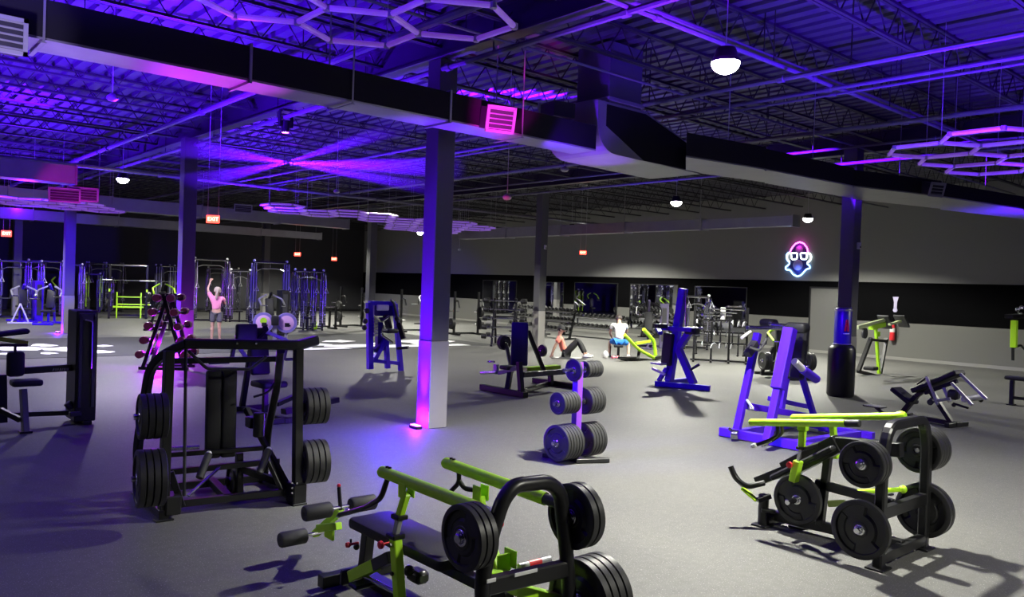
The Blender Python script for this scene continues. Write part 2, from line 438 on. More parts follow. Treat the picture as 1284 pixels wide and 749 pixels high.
# main beams along Y, joists along X
for j, bx in enumerate((6.6, 17.2)):
    m = MB().box((bx, (y0 + YW) / 2, 5.215), (.22, YW - y0, .025)).box((bx, (y0 + YW) / 2, 5.64), (.22, YW - y0, .025)).box((bx, (y0 + YW) / 2, 5.43), (.014, YW - y0, .40))
    b_ = struct('roof_beam', m, BEAMM, ceil_)
jy = y0 + .9; ji = 0
while jy < YW:
    m = MB()
    for z_ in (CZ - .02, 5.38):
        for d_ in (-.03, .03): m.box(((x0 + XW) / 2, jy + d_, z_), (XW - x0, .045, .035))
    st = .62 if jy < 24 else 1.1; xx = x0 + .1; up_ = True
    while xx < XW - st:
        a = (xx, jy, 5.38 if up_ else CZ - .03); b = (xx + st / 2, jy, CZ - .03 if up_ else 5.38)
        m.bar(a, b, .014, .014, bev=0); xx += st / 2; up_ = not up_
    struct('roof_joist', m, STEEL, ceil_); jy += 1.55; ji += 1
# sprinkler pipes and conduits
def pipe(pts, r, label, m_=PIPE):
    pts = [V(p) for p in pts]; mb = MB().tube(pts, r, 8, .15)
    for k in range(len(pts) - 1):
        d = pts[k + 1] - pts[k]; n = max(1, int(d.length / 3.2))
        for q in range(n):
            c = pts[k] + d * ((q + .5) / n); mb.cyl(c - d.normalized() * .05, c + d.normalized() * .05, r * 1.5, n=8)
    t = thing('ceiling_pipe', pts[0], label, 'pipe', 'pipes and conduits under the deck', world=True)
    mb.build('pipe_run', m_, t); h = MB()
    for k in range(len(pts) - 1):
        d = pts[k + 1] - pts[k]; n = max(1, int(d.length / 3.2))
        for q in range(n):
            c = pts[k] + d * ((q + .2) / n)
            if 5.8 - c.z > .1: h.bar(c, (c.x, c.y, 5.8), .012, .012, bev=0)
    if h.v: h.build('hanger_rod', STEEL, t)
def ypipe(px, py, z, r, lab, ya=1.0, yb=46):
    x_ = Z(px, py, z).x; pipe([(x_, ya, z), (x_, yb, z)], r, lab)
ypipe(1060, 84, 4.95, .035, 'long pipe crossing in front of the bright overhead lamp')
ypipe(700, 42, 5.05, .04, 'thick pipe beside the near roof beam')
ypipe(215, 155, 5.15, .05, 'pale pipe running along the roof beam at the left')
ypipe(1050, 118, 5.0, .02, 'thin conduit high at the right')
ypipe(1200, 85, 5.05, .03, 'pipe above the right hexagon light')
ypipe(800, 195, 4.9, .03, 'pipe crossing behind the big duct')
ypipe(820, 212, 4.9, .025, 'thin pipe farther behind the duct')
ypipe(780, 232, 4.8, .03, 'pipe near the far lamps')
ypipe(1240, 140, 5.0, .03, 'pipe over the far right corner')
def xpipe(px, py, z, r, lab, xa=-5, xb=26, m_=PIPE):
    y_ = Z(px, py, z).y; pipe([(xa, y_, z), (xb, y_, z)], r, lab, m_)
xpipe(180, 217, 4.75, .05, 'long pale pipe crossing the left bays')
xpipe(330, 100, 5.0, .02, 'thin conduit above the duct')
xpipe(560, 30, 5.2, .02, 'conduit crossing above the left hexagon light')
xpipe(900, 45, 5.25, .03, 'pipe crossing behind the bright lamp')
xpipe(1010, 95, 5.1, .03, 'pipe crossing the right bays')
# ------------------------------------------------------------------ ducts
du = thing('air_duct', (7, 8.6, 4.1), 'large square metal air duct with dark side passing in front of the near column', 'duct')
DZ0, DZ1, DY0, DY1 = 4.1, 4.46, 8.2, 8.7; DYC = (DY0 + DY1) / 2; DZC = (DZ0 + DZ1) / 2
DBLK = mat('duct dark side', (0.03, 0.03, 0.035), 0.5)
m = MB(); secs = [(-5.5, -2.6), (-2.6, .4), (.4, 3.4), (3.4, 6.0), (6.0, 8.7)]
for (xa, xb) in secs: m.box(((xa + xb) / 2, DYC, DZC), (xb - xa, DY1 - DY0, DZ1 - DZ0))
m.build('duct_body', GALV, du)
for (xa, xb) in secs: MB().box(((xa + xb) / 2, DY0 - .006, DZC + .01), (xb - xa - .03, .012, DZ1 - DZ0 - .02)).build('shade_sheet', mat('duct side shade', (0.012, 0.012, 0.014), .7, spec=.2), du)  # black sheet stands in for shade on the near side
for xx in (-2.6, .4, 3.4, 6.0):
    MB().box((xx, DY0 - .014, DZC), (.03, .03, DZ1 - DZ0 + .05)).box((xx, DY1 + .012, DZC), (.03, .03, DZ1 - DZ0 + .05)).box((xx, DYC, DZ0 - .012), (.03, .56, .03)).box((xx, DYC, DZ1 + .012), (.03, .56, .03)).build('joint_flange', GALV, du)
for xx in (-1.5, 1.5, 4.6, 7.2):
    MB().bar((xx, DY0 - .04, DZ0 - .03), (xx, DY0 - .04, 5.8), .02, .004, bev=0).bar((xx, DY1 + .04, DZ0 - .03), (xx, DY1 + .04, 5.8), .02, .004, bev=0).box((xx, DYC, DZ0 - .035), (.04, .6, .01)).build('hanger_strap', SHEET, du)
# elbow, riser and the slanting tapered run beyond it
d2 = thing('air_duct', (9, 8.6, 4.0), 'stepped metal duct with curved elbow and tall riser by the bright lamp', 'duct')
pr = [(8.72, 4.62)] + [(8.72 + .42 * (1 - math.cos(PI / 2 * i / 7)), 4.52 - .42 * math.sin(PI / 2 * i / 7)) for i in range(8)] + [(11.3, 4.06), (11.3, 4.42), (9.8, 4.86), (8.72, 4.86)]
MB().prism(pr, (0, 9.3, 0), (1, 0, 0), (0, 0, 1), 1.1).build('elbow', GALV, d2)
MB().box((9.33, 8.55, 5.32), (.74, .68, .94)).build('riser', mat('duct paint', (.10, .10, .12), .45, .2), d2)
MB().box((9.33, 8.55, 4.92), (.82, .76, .05)).build('riser_flange', GALV, d2)
MB().prism([(9.8, 4.06 + .03), (11.3, 4.06 + .03), (11.3, 4.4), (9.8, 4.82), (8.9, 4.82), (8.9, 4.5)], (0, 8.199, 0), (1, 0, 0), (0, 0, 1), .012).build('shade_sheet', mat('duct side shade', (.02, .02, .02)), d2)  # same black sheet for the unlit side of the elbow
near_ = [(745, 193), (860, 197), (960, 213), (1070, 234), (1180, 247), (1284, 263)]; far_ = [(745, 200), (860, 215), (960, 230), (1070, 250), (1180, 263), (1284, 276)]
N_ = [Z(*p, 4.08) for p in near_][1:]; Fp = [Z(*p, 4.08) for p in far_][1:]
N_.append(N_[-1] + (N_[-1] - N_[-2]) * .8); Fp.append(Fp[-1] + (Fp[-1] - Fp[-2]) * .8)
for i in range(len(N_) - 1):
    h_ = .36 - .03 * i; a_, b_, c_, e_ = N_[i], N_[i + 1], Fp[i + 1] + (Fp[i + 1] - N_[i + 1]) * -.08, Fp[i]
    MB().prism([(p.x, p.y) for p in (a_, b_, c_, e_)], (0, 0, 4.08), (1, 0, 0), (0, 1, 0), h_).build('duct_run', GALV, d2)
    MB().prism([(p.x, p.y) for p in (a_, b_, b_ + (c_ - b_) * -.03, a_ + (e_ - a_) * -.03)], (0, 0, 4.1), (1, 0, 0), (0, 1, 0), h_ - .02).build('shade_sheet', mat('duct side shade', (.02, .02, .02)), d2)
    q_ = (b_ - a_).normalized() * .02; MB().prism([(p.x, p.y) for p in (b_ - q_, b_ + q_, c_ + q_, c_ - q_)], (0, 0, 4.06), (1, 0, 0), (0, 1, 0), h_ + .04).build('joint_flange', GALV, d2)
    m_ = (a_ + b_) / 2; MB().bar((m_.x, m_.y, 4.2), (m_.x, m_.y, 5.8), .02, .004, bev=0).build('hanger_strap', SHEET, d2)
def diffuser(c, nrm, w_, h_, label, L=.45, m_=SIL):
    """side outlet: box neck, frame and slanted louvres facing nrm"""
    c = V(c); nrm = V(nrm).normalized(); sd, u = basis(nrm)
    t = thing('air_vent', c, label, 'air vent', 'air vents on the ducts')
    R = Matrix((sd, nrm, u)).transposed()
    MB().box(c - nrm * L / 2, (w_ * .92, L, h_ * .92), R).build('neck', DBLK, t)
    f = MB()
    for s_ in (-1, 1):
        f.box(c + sd * s_ * w_ / 2, (.035, .03, h_ + .035), R); f.box(c + u * s_ * h_ / 2, (w_ + .035, .03, .035), R)
    f.build('frame', m_, t); l_ = MB(); n = max(4, int(h_ / .05))
    for i in range(n):
        z_ = -h_ / 2 + h_ * (i + .5) / n; l_.box(c + u * z_, (w_, .028, .008), R @ Matrix.Rotation(.6, 3, 'X'))
    n = max(4, int(w_ / .05))
    for i in range(n): l_.box(c + sd * (-w_ / 2 + w_ * (i + .5) / n) - nrm * .012, (.006, .012, h_), R)
    l_.build('louvre', m_, t); return t
diffuser(Y(628, 150, 7.8), (-.3, -1, -.25), .36, .30, 'square louvred vent glowing magenta on the near duct beside the column', .3)
diffuser(Y(8, 43, 7.95), (0, -1, 0), .28, .28, 'pale louvred vent at the upper left corner on the big duct', .2)
diffuser(Y(963, 203, 7.5), (-.4, -1, -.3), .36, .22, 'tilted blue lit vent on the duct run right of the riser', .3)
diffuser(Y(1175, 238, 6.2), (-.4, -1, -.3), .32, .24, 'small grey vent on the duct beyond the punching bag column', .3)
diffuser(Y(690, 143, 8.9), (.2, 1, 0), .4, .24, 'vent on the far side of the duct by the riser', .4)
# farther ducts
def far_duct(A, B, w_, h_, label, vents=()):
    A, B = V(A), V(B); t = thing('air_duct', (A + B) / 2, label, 'duct'); n = max(2, int((B - A).length / 2.8)); m = MB(); f = MB(); k = MB()
    d = (B - A) / n; sd, u = basis(d)
    for i in range(n):
        p, q = A + d * i, A + d * (i + 1); s_ = 1 - .35 * i / n; m.bar(p, q, w_ * s_, h_ * s_, bev=0); f.bar(q - d.normalized() * .02, q + d.normalized() * .02, w_ * s_ + .06, h_ * s_ + .06, bev=0)
        k.bar(p + sd * w_ / 2, (p + sd * w_ / 2).to_2d().to_3d() + V((0, 0, 5.8)), .015, .015, bev=0)
    m.build('duct_run', GALV, t); f.build('joint_flange', GALV, t); k.build('hanger_strap', SHEET, t); return t
far_duct((22.2, 29, 4.3), (22.2, 12.6, 4.3), .5, .42, 'blue lit duct running in front of the long grey wall')
far_duct((1.5, 29.5, 4.35), (16.5, 29.5, 4.35), .7, .5, 'duct crossing the far left bays')
far_duct((0.5, 21.3, 4.3), (4.6, 21.3, 4.3), .7, .5, 'short duct piece at the far left')
far_duct((3.5, 38.5, 4.3), (20, 38.5, 4.3), .6, .45, 'farthest duct before the dark back wall')
for (px, py, yy, lb) in [(81, 245, 20.8, 'violet louvred vent beside the far left column'), (104, 244, 20.9, 'second violet vent to the right of the far left column'), (477, 277, 29.1, 'small pale vent under the far hexagon lights'), (628, 288, 31, 'small far vent right of the near column'), (305, 262, 29.1, 'violet vent between the hexagon lights')]:
    diffuser(Y(px, py, yy), (-.2, -1, 0), .62, .3, lb, .5)
# ------------------------------------------------------------------ hexagon lights
def hexes(centres, R, z, label, rot=30, mt=HEXM, hang=True):
    seen = {}; vsx = {}; cells = centres
    t = thing('hexagon_light', (centres[0][0], centres[0][1], z), label, 'ceiling light', 'hexagon light grids')
    def q(p): return (round(p[0] * 20), round(p[1] * 20))
    for (cx, cy) in centres:
        P = [(cx + R * math.cos(math.radians(rot + 60 * k)), cy + R * math.sin(math.radians(rot + 60 * k))) for k in range(6)]
        for k in range(6):
            a, b = P[k], P[(k + 1) % 6]; key = tuple(sorted((q(a), q(b))))
            if key not in seen: seen[key] = (a, b)
            vsx[q(a)] = a
    g = MB(); c = MB()
    for a, b in seen.values():
        A, B = V((*a, z)), V((*b, z)); d = (B - A).normalized() * .03; MB.cyl(g, A + d, B - d, .03, n=8)
    for a in vsx.values(): c.cyl((a[0], a[1], z - .03), (a[0], a[1], z + .03), .036, n=8)
    g.build('tube_light', mt, t); c.build('joint', SIL, t)
    if hang:
        w_ = MB()
        for a in list(vsx.values())[::3]: w_.cyl((a[0], a[1], z + .02), (a[0], a[1], CZ - .02), .004, n=5)
        w_.build('hanging_wire', SIL, t)
def hexgrid(c, R, cells):
    D = R * math.sqrt(3); return [(c[0] + D * (a + b * .5), c[1] + D * b * .8660254) for a, b in cells]
hexes(hexgrid((4.1, 7.2), .6, [(0, 0), (-1, 0), (1, -1)]), .6, 4.6, 'large violet lit hexagon light frame at the top left of the ceiling')
hexes(hexgrid((12.05, 4.75), .62, [(0, 0), (1, 0), (0, -1), (1, -1), (2, -1), (2, 0), (1, -2), (2, -2), (3, -2)]), .62, 4.2, 'violet hexagon honeycomb light hanging at the right edge')
hexes(hexgrid((10.8, 23.0), .62, [(a, b) for a in range(0, 8) for b in range(-1, 2) if (a + b) % 3 or b == 0]), .62, 4.15, 'long honeycomb light beyond the second column')
hexes(hexgrid((2.5, 25.5), .62, [(a, b) for a in range(0, 4) for b in range(0, 3)]), .62, 3.95, 'honeycomb light at the far left')
hexes(hexgrid((17.8, 25.6), .62, [(a, b) for a in range(-1, 2) for b in range(0, 3)]), .62, 4.2, 'far honeycomb light in front of the long grey wall')
# ------------------------------------------------------------------ high bay lamps
LZ = 4.5
lamps = [((910, 75), 'big glaring round high bay lamp overhead near the duct riser'), ((848, 252), 'round high bay lamp right of centre under the dark deck'), ((1013, 273), 'high bay lamp above the neon sign'),
         ((717, 285), 'round high bay lamp left one of the pair above the red exit sign'), ((735, 288), 'high bay lamp right one of the pair above the red exit sign'), ((527, 291), 'small far high bay lamp just left of the near column'), ((396, 295), 'farthest small white high bay lamp'), ((384, 278), 'small far high bay lamp beyond the honeycomb light'), ((154, 223), 'violet tinged high bay lamp at the left')]
LP = [(Z(*p, LZ), l) for p, l in lamps] + [(V((-3.5, 8.0, LZ)), None), (V((19, 2.5, LZ)), None), (V((-1, 17, LZ)), None), (V((13.5, 21.5, LZ)), None), (V((6.0, -1.6, LZ)), None), (V((4.0, 33, LZ)), None), (V((11.0, 36, LZ)), None)]  # entries without label: unseen lamps added to brighten floor and far bays
LPOW = 2700
for i, (p, lb) in enumerate(LP):
    if lb:
        t = thing('high_bay_lamp', p, lb, 'ceiling lamp', 'high bay lamps')
        MB().lathe([(.0, .12), (.10, .12), (.13, .02), (.15, 0), (.15, -.03), (.135, -.03), (.135, 0)], p, n=24).build('lamp_housing', BLK, t)
        MB().lathe([(0, -.15)] + [(.15 * math.sin(PI / 2 * q / 6), -.02 - .13 * math.cos(PI / 2 * q / 6)) for q in range(1, 7)] + [(.14, -.005)], p, n=24).build('lamp_lens', LAMP, t)
        MB().cyl(p + V((0, 0, .1)), (p.x, p.y, CZ - .01), .006, n=6).build('hanging_wire', SIL, t)
    ld = bpy.data.lights.new('lamp_beam', 'SPOT'); ld.energy = LPOW; ld.color = (1, .985, .86); ld.spot_size = math.radians(150); ld.spot_blend = .3; ld.shadow_soft_size = .09
    if lb == lamps[8][1]: ld.energy = LPOW * .85; ld.color = (.88, .84, 1)
    o = bpy.data.objects.new('lamp_beam', ld); C.objects.link(o); o.location = p - V((0, 0, .17))
    if i == 0: ld.energy = LPOW * 1.3; ld.spot_size = math.radians(118); ld.spot_blend = .5
    if i == 1: ld.energy = LPOW * 1.25
    if 3 <= i <= 7: ld.energy = LPOW * (.5, .5, 1.1, .8, .5)[i - 3]
    if not lb: ld.energy = LPOW * (.06 if p.x < 0 and p.y < 10 else ((.38 if p.x < 10 else .26) if p.y < 5 else (.45 if p.y > 30 else (.12 if p.x < 0 else .36))))
# ------------------------------------------------------------------ violet uplights
def light(kind, loc, e, col, r=.08, aim=None, size=60, blend=.4):
    ld = bpy.data.lights.new('tinted_light', kind); ld.energy = e; ld.color = col; ld.shadow_soft_size = r
    if kind == 'SPOT': ld.spot_size = math.radians(size); ld.spot_blend = blend
    o = bpy.data.objects.new('tinted_light', ld); C.objects.link(o); o.location = loc
    if aim is not None: o.rotation_mode = 'QUATERNION'; o.rotation_quaternion = (V(aim) - V(loc)).to_track_quat('-Z', 'Y')
    return o
VIO = (.16, .004, 1.0); BLU = (.06, .002, 1.0)
def par(loc, label, e_col, e_ceil, vis=True):
    x_, y_, _ = loc
    t = thing('floor_uplight', (x_, y_, 0), label, 'uplight', 'violet floor uplights at the columns')
    MB().box((x_, y_, .02), (.1, .2, .04), bev=.008).build('housing', BLK, t)
    MB().box((x_, y_, .046), (.07, .16, .012)).build('lens', mat('violet lens', (.3, .05, 1), .4, emit=(.5, .05, 1), es=25), t)
    if e_col: light('POINT', (x_, y_, .12), e_col, VIO, .04)
    if e_ceil: light('SPOT', (x_ - .30, y_, .12), e_ceil * 1.1, (.13, .003, 1), .05, (x_ + .16, y_, 2.9), 30, .8)
    if e_ceil: light('SPOT', (x_, y_, .2), e_ceil, BLU, .06, (x_ + .08, y_, 5), 44, .9)
par((6.40, 9.3, 0), 'small violet uplight on the floor at the foot of the nearest column', 60, 2600)
par((6.22, 19.0, 0), 'small violet uplight at the foot of the second column', 60, 2800)
par((5.97, 29.2, 0), 'small violet uplight at the foot of the third column', 60, 2800)
# moving head under the deck
def moving_head(loc, label, aims, e, col, size=60):
    p = V(loc); t = thing('moving_head_light', p, label, 'stage light')
    MB().box(p + V((0, 0, .30)), (.2, .2, .08), bev=.01).cyl(p + V((0, 0, .34)), (p.x, p.y, CZ - .02), .02, n=8).build('base', BLK, t)
    MB().box(p + V((.12, 0, .12)), (.03, .1, .3), bev=.006).box(p + V((-.12, 0, .12)), (.03, .1, .3), bev=.006).build('yoke', BLK, t)
    h = MB().cyl(p + V((0, .0, .1)), p + V((0, 0, -.12)), .085, .075).build('lamp_head', BLK, t)
    MB().cyl(p + V((0, 0, -.121)), p + V((0, 0, -.128)), .06, n=16).build('lens', mat('violet lens', (.3, .05, 1), .4, emit=(.5, .05, 1), es=25), h)
    for a in aims: light('SPOT', p - V((0, 0, .18)), e, col, .06, a, size)
moving_head(Z(358, 158, 4.9), 'black moving head light hanging below the deck left of the near column', [], 0, BLU)
# added unseen spots, without fixtures, turning the deck blue
for (wx, wy, wz, e_) in [(0.5, 5.2, 3.3, 4800), (0.8, 11.2, 3.3, 4700), (4.2, 13.5, 3.3, 4500), (1.0, 17.5, 3.3, 4500), (4.0, 23.5, 3.3, 4200), (9.5, 15.5, 3.4, 1100), (9.6, 3.6, 3.3, 1900), (14.0, 3.2, 3.3, 550), (9.5, 23, 3.4, 2200), (15.0, 13.0, 3.4, 250), (3, 31, 3.3, 3300), (20, 6, 3.3, 250)]:
    light('SPOT', (wx, wy, wz), e_, (.075, .002, 1), .08, (wx, wy, 6), 150, .5)
pb = Z(365, 203, 5.0); light('POINT', (pb.x, pb.y, 4.95), 60, VIO, .1)
pb = Z(30, 255, 4.7); light('POINT', (pb.x, pb.y, 4.6), 60, VIO, .1)
# added unseen lamps giving the machines a blue wash
light('POINT', (5.7, 9.0, .6), 110, (.05, .002, 1), .08)
light('SPOT', (3.0, 9.5, 4.4), 500, BLU, .1, (10.5, 7.2, .9), 38, .5)
light('SPOT', (2.0, 12.0, 4.4), 1800, BLU, .1, (14.2, 10.4, 1.0), 16, .5)
light('SPOT', (3.0, 7.4, 2.6), 1600, BLU, .08, (6.6, 6.6, .7), 22, .6)
light('SPOT', (11.5, 7.0, 3.6), 1300, BLU, .1, (16.1, 8.0, 1.3), 9, .5)
light('SPOT', (4.0, 24.5, 3.4), 5000, BLU, .1, Z(345, 412) + V((0, 0, 1.2)), 30, .6)
light('SPOT', (4.2, 24.0, 3.4), 4500, BLU, .1, Z(45, 402) + V((0, 0, 1.2)), 40, .6)
light('POINT', (5.75, 18.3, .5), 260, (.45, .01, 1), .06)
# exit signs
EXITM = mat('exit sign red', (.9, .05, .03), .4, emit=(1, .06, .04), es=5)
EXITW = mat('exit letter glow', (1, .7, .4), .4, emit=(1, .55, .3), es=6)
for (px, py, s_, yy, lb) in [(267, 275, .24, 15.0, 'red glowing exit sign beside the second column'), (8, 293, .32, 30, 'red glowing exit sign at the far left'), (373, 319, .3, 36, 'small red exit sign above the cable towers'), (419, 325, .3, 40, 'small red exit sign on the far corner'), (731, 317, .24, 20.5, 'red exit sign hanging before the long grey wall')]:
    p = Y(px, py, yy); t = thing('exit_sign', p, lb, 'exit sign')
    rg = Rt.copy(); rg.z = 0; rg.normalize(); nv = V((0, 0, 1)).cross(rg) * -1
    R = Matrix((rg, -nv, V((0, 0, 1)))).transposed()
    MB().box(p, (s_, .05, s_ * .6), R, .008).build('sign_box', EXITM, t)
    text_on('EXIT', s_ * .42, p + rg.cross(V((0, 0, 1))) * .0 + (CAM - p).normalized() * .04, rg, (0, 0, 1), 'lettering', EXITW, t)
    h = MB()
    for q in (-.1, .1): h.cyl(p + rg * q + V((0, 0, s_ * .3)), p + rg * q + V((0, 0, CZ - .02 - p.z)), .005, n=5)
    h.build('hanging_rod', SIL, t)
    light('POINT', p + (CAM - p).normalized() * .25, 4, (1, .05, .02), .05)
# pendants and small hanging sensors
for (px, py, z, lb) in [(636, 247, 3.6, 'pink dome pendant on a long rod behind the near column'), (141, 122, 4.5, 'small drop sensor under the left deck'), (708, 212, 4.3, 'small drop sensor below the duct elbow'), (422, 240, 4.3, 'small drop sensor left of the near column'), (576, 313, 3.7, 'small drop sensor in front of the grey wall')]:
    p = Z(px, py, z); t = thing('drop_sensor', p, lb, 'sensor')
    MB().lathe([(0, .05), (.03, .05), (.075, .01), (.08, -.02), (.05, -.05), (0, -.06)], p, n=16).build('dome', SIL, t)
    MB().cyl(p + V((0, 0, .04)), (p.x, p.y, CZ - .02), .008, n=6).build('drop_rod', SIL, t)
light('POINT', Z(636, 247, 3.6) - V((.25, .1, .15)), 3, (1, .02, .35), .04)
# added unseen spots for a magenta and violet wash on ducts and beam
MAG = (.8, .01, .7)
light('SPOT', (5.2, 6.4, 2.9), 1500, MAG, .08, tuple(Y(628, 150, 7.85)), 20, .5)
light('SPOT', (3.6, 8.6, .3), 2200, (.6, .03, .9), .08, (3.2, 8.45, 4.1), 24, .8)
light('SPOT', (1.5, 8.6, .3), 1500, (.35, .2, 1), .08, (1.5, 8.45, 4.1), 30, .8)
light('SPOT', (9.5, 8.9, .3), 1500, (.25, .05, 1), .08, (9.2, 8.8, 4.1), 24, .8)
light('SPOT', (6.1, 8.6, .3), 900, (.3, .05, 1), .08, (6.0, 8.45, 4.1), 20, .8)
light('SPOT', (7.4, 7.9, 3.3), 500, (.12, .01, 1), .08, (8.96, 8.6, 5.0), 44, .7)
light('SPOT', (0.6, 6.2, 3.2), 260, (.55, .45, 1), .08, tuple(Y(8, 43, 7.95)), 24, .6)
light('SPOT', (6.6, 4.8, 2.9), 2400, VIO, .08, (6.6, 5.0, 5.2), 90, .6)
light('SPOT', (4.2, 17.6, 3.0), 260, MAG, .08, tuple(Y(92, 245, 20.8)), 28, .5)
# small boxes on the columns
for (cx, cy, z_, lb) in [(16.55, 7.93, 3.15, 'small white sensor box high on the punching bag column'), (18.6, 19.7, 3.4, 'small camera on the column by the dumbbell racks')]:
    t = thing('wall_sensor', (cx, cy - .02, z_), lb, 'sensor')
    MB().box((cx, cy, z_), (.09, .06, .14), bev=.01).build('casing', WHT, t); MB().lathe([(0, .02), (.018, .015), (.022, 0)], (cx, cy - .03, z_ - .03), (0, -1, 0), 10).build('lens', BLK, t)
# ------------------------------------------------------------------ neon ape sign
nx_ = XW - .03
ns = thing('neon_sign', X(1001, 326, nx_), 'neon sign of an ape head in glasses, pink blue and white, on the grey wall', 'neon sign')
def np_(u, v): return X(970 + u * 64 / 685, 290 + v * 70 / 749, nx_)
NP = mat('neon pink', (1, .3, .9), .4, emit=(1, .12, .75), es=6); NB = mat('neon blue', (.4, .7, 1), .4, emit=(.25, .5, 1), es=6); NW = mat('neon white', (1, 1, 1), .4, emit=(.8, .95, 1), es=6)
def neon(pts, mt, nm, r=.024, closed=False): MB().tube([np_(*p) for p in pts], r, 8, .05, closed).build(nm, mt, ns)
neon([(218, 285), (240, 235), (290, 170), (350, 145), (405, 165), (450, 225), (462, 290)], NP, 'crown_tube')
neon([(218, 285), (180, 300), (172, 350), (185, 395), (215, 415), (212, 445), (160, 480), (165, 520), (220, 520), (260, 580), (320, 610), (370, 590), (440, 510), (490, 500), (485, 465), (450, 440), (455, 420)], NB, 'beard_tube')
neon([(462, 290), (495, 310), (505, 350), (490, 395), (455, 420)], NW, 'ear_tube'); neon([(218, 285), (182, 305), (174, 350), (187, 395), (215, 415)], NW, 'ear_tube')
neon([(232, 295), (320, 295), (312, 375), (245, 380)], NW, 'glasses_tube', .022, True); neon([(360, 295), (448, 295), (438, 378), (370, 375)], NW, 'glasses_tube', .022, True)
m = MB(); pts = [(230, 280), (290, 185), (350, 160), (400, 180), (452, 280), (440, 420), (470, 480), (430, 505), (320, 590), (230, 500), (200, 480), (225, 420)]
f0 = [np_(*p) for p in pts]; n = len(f0); m.add([p + V((.018, 0, 0)) for p in f0] + [p + V((.008, 0, 0)) for p in f0], [tuple(range(n)), tuple(range(2 * n - 1, n - 1, -1))] + [(i, (i + 1) % n, n + (i + 1) % n, n + i) for i in range(n)])
m.build('backing_panel', mat('sign backing', (.03, .03, .12), .5), ns)
c_ = np_(325, 455); MB().lathe([(0, .02), (.16, .015), (.2, 0)], c_, (-1, 0, 0), 20).build('muzzle', mat('muzzle grey', (.35, .3, .4), .5), ns)
c_ = np_(345, 250); MB().lathe([(0, .02), (.12, .015), (.15, 0)], c_, (-1, 0, 0), 20).build('brow', mat('brow grey', (.3, .22, .4), .5), ns)
light('POINT', np_(330, 520) - V((.12, 0, 0)), 5, (.1, .2, 1), .1); light('POINT', np_(345, 200) - V((.12, 0, 0)), 4, (1, .05, .7), .1)
# fire extinguisher on the wall, hook panel
p = X(1119, 416, XW - .12)
t = thing('fire_extinguisher', p, 'red fire extinguisher with white label hanging on the grey wall', 'fire extinguisher')
MB().lathe([(0, -.3), (.075, -.3), (.085, -.28), (.085, .15), (.06, .22), (.025, .25), (.025, .28), (0, .28)], p, n=20).build('cylinder_body', RED, t)
MB().lathe([(.086, -.02), (.087, -.02), (.087, .12), (.086, .12)], p, n=20).build('label_band', WHT, t)
MB().box(p + V((0, 0, .31)), (.03, .12, .03), bev=.005).box(p + V((0, .05, .35)), (.02, .1, .015)).build('valve_handle', BLK, t)
MB().tube([p + V((0, -.03, .3)), p + V((-.02, -.13, .25)), p + V((-.02, -.12, -.1))], .012, 8).build('hose', BLK, t)
p = X(1123, 382, XW - .03)
t = thing('wall_hook_plate', p, 'small pale hour-glass shaped plate on the black wall stripe', 'wall plate')
MB().prism([(-.1, .26), (.1, .26), (.05, .08), (.05, -.12), (.08, -.2), (.04, -.26), (-.04, -.26), (-.08, -.2), (-.05, -.12), (-.05, .08)], p, (0, -1, 0), (0, 0, 1), .02).build('plate', mat('pale violet plastic', (.45, .42, .6), .4), t)
# ------------------------------------------------------------------ traced machines
class Fr:
    """local frame on the floor; Y(px,py,ly) = point of the view ray in the plane local-y = ly, in world coordinates"""
    def __init__(s, o, yaw): s.o = V((o[0], o[1], 0)); s.c, s.s = math.cos(yaw), math.sin(yaw); s.ex = V((s.c, s.s, 0)); s.ey = V((-s.s, s.c, 0))
    def W(s, x, y, z): return s.o + s.ex * x + s.ey * y + V((0, 0, z))
    def Y(s, px, py, ly=0): d = ray(px, py); t = (s.o + s.ey * ly - CAM).dot(s.ey) / d.dot(s.ey); return CAM + d * t
    def X(s, px, py, lx=0): d = ray(px, py); t = (s.o + s.ex * lx - CAM).dot(s.ex) / d.dot(s.ex); return CAM + d * t
def ring_bolts(m, pts, ax, r=.01):
    for p in pts: m.cyl(p, V(p) + V(ax) * .012, r, n=6)
def foot(m, p, w=.14, d=.1): m.box((p[0], p[1], .008), (w, d, .016), bev=.003)

# --- A: black plate loaded press machine, left foreground
f = Fr((2.22, 6.87), math.radians(-8.6))
t = thing('press_machine', f.W(.55, .4, 0), 'large black plate loaded press machine with wide top bar and tall back pad', 'gym machine')
m = MB()
m.rtube([f.Y(232, 431, .02), f.Y(374, 433, 0), f.Y(396, 427, .1)], .085, .085, .02)
m.rtube([f.Y(234, 431, .02), f.Y(206, 443, .18), f.Y(188, 462, .34), f.Y(172, 565, .72), f.W(-.06, .86, .05)], .07, .07, .14)
m.build('top_frame', BLK, t)
m = MB().bar(f.Y(212, 440, .06), f.W(0, 0, .04), .075, .075); m.build('front_post', BLK, t)
m = MB().bar(f.Y(374, 438, 0), f.W(1.13, 0, .04), .075, .075); m.build('front_post', BLK, t)
m = MB().rtube([f.Y(352, 440, .1), f.Y(348, 480, .5), f.Y(336, 540, .78), f.W(1.08, .9, .04)], .07, .06, .1); m.build('rear_post', BLK, t)
m = MB().bar(f.W(0, -.05, .05), f.W(-.06, .95, .05), .08, .08).bar(f.W(1.13, -.05, .05), f.W(1.08, .95, .05), .08, .08).bar(f.W(0, .12, .09), f.W(1.13, .12, .09), .06, .06).bar(f.W(-.05, .85, .06), f.W(1.1, .85, .06), .07, .07).bar(f.W(.55, .12, .09), f.W(.55, .85, .09), .07, .07)
for p in (f.W(0, -.02, 0), f.W(1.13, -.02, 0), f.W(-.05, .93, 0), f.W(1.09, .93, 0)): foot(m, p)
m.build('base_frame', BLK, t)
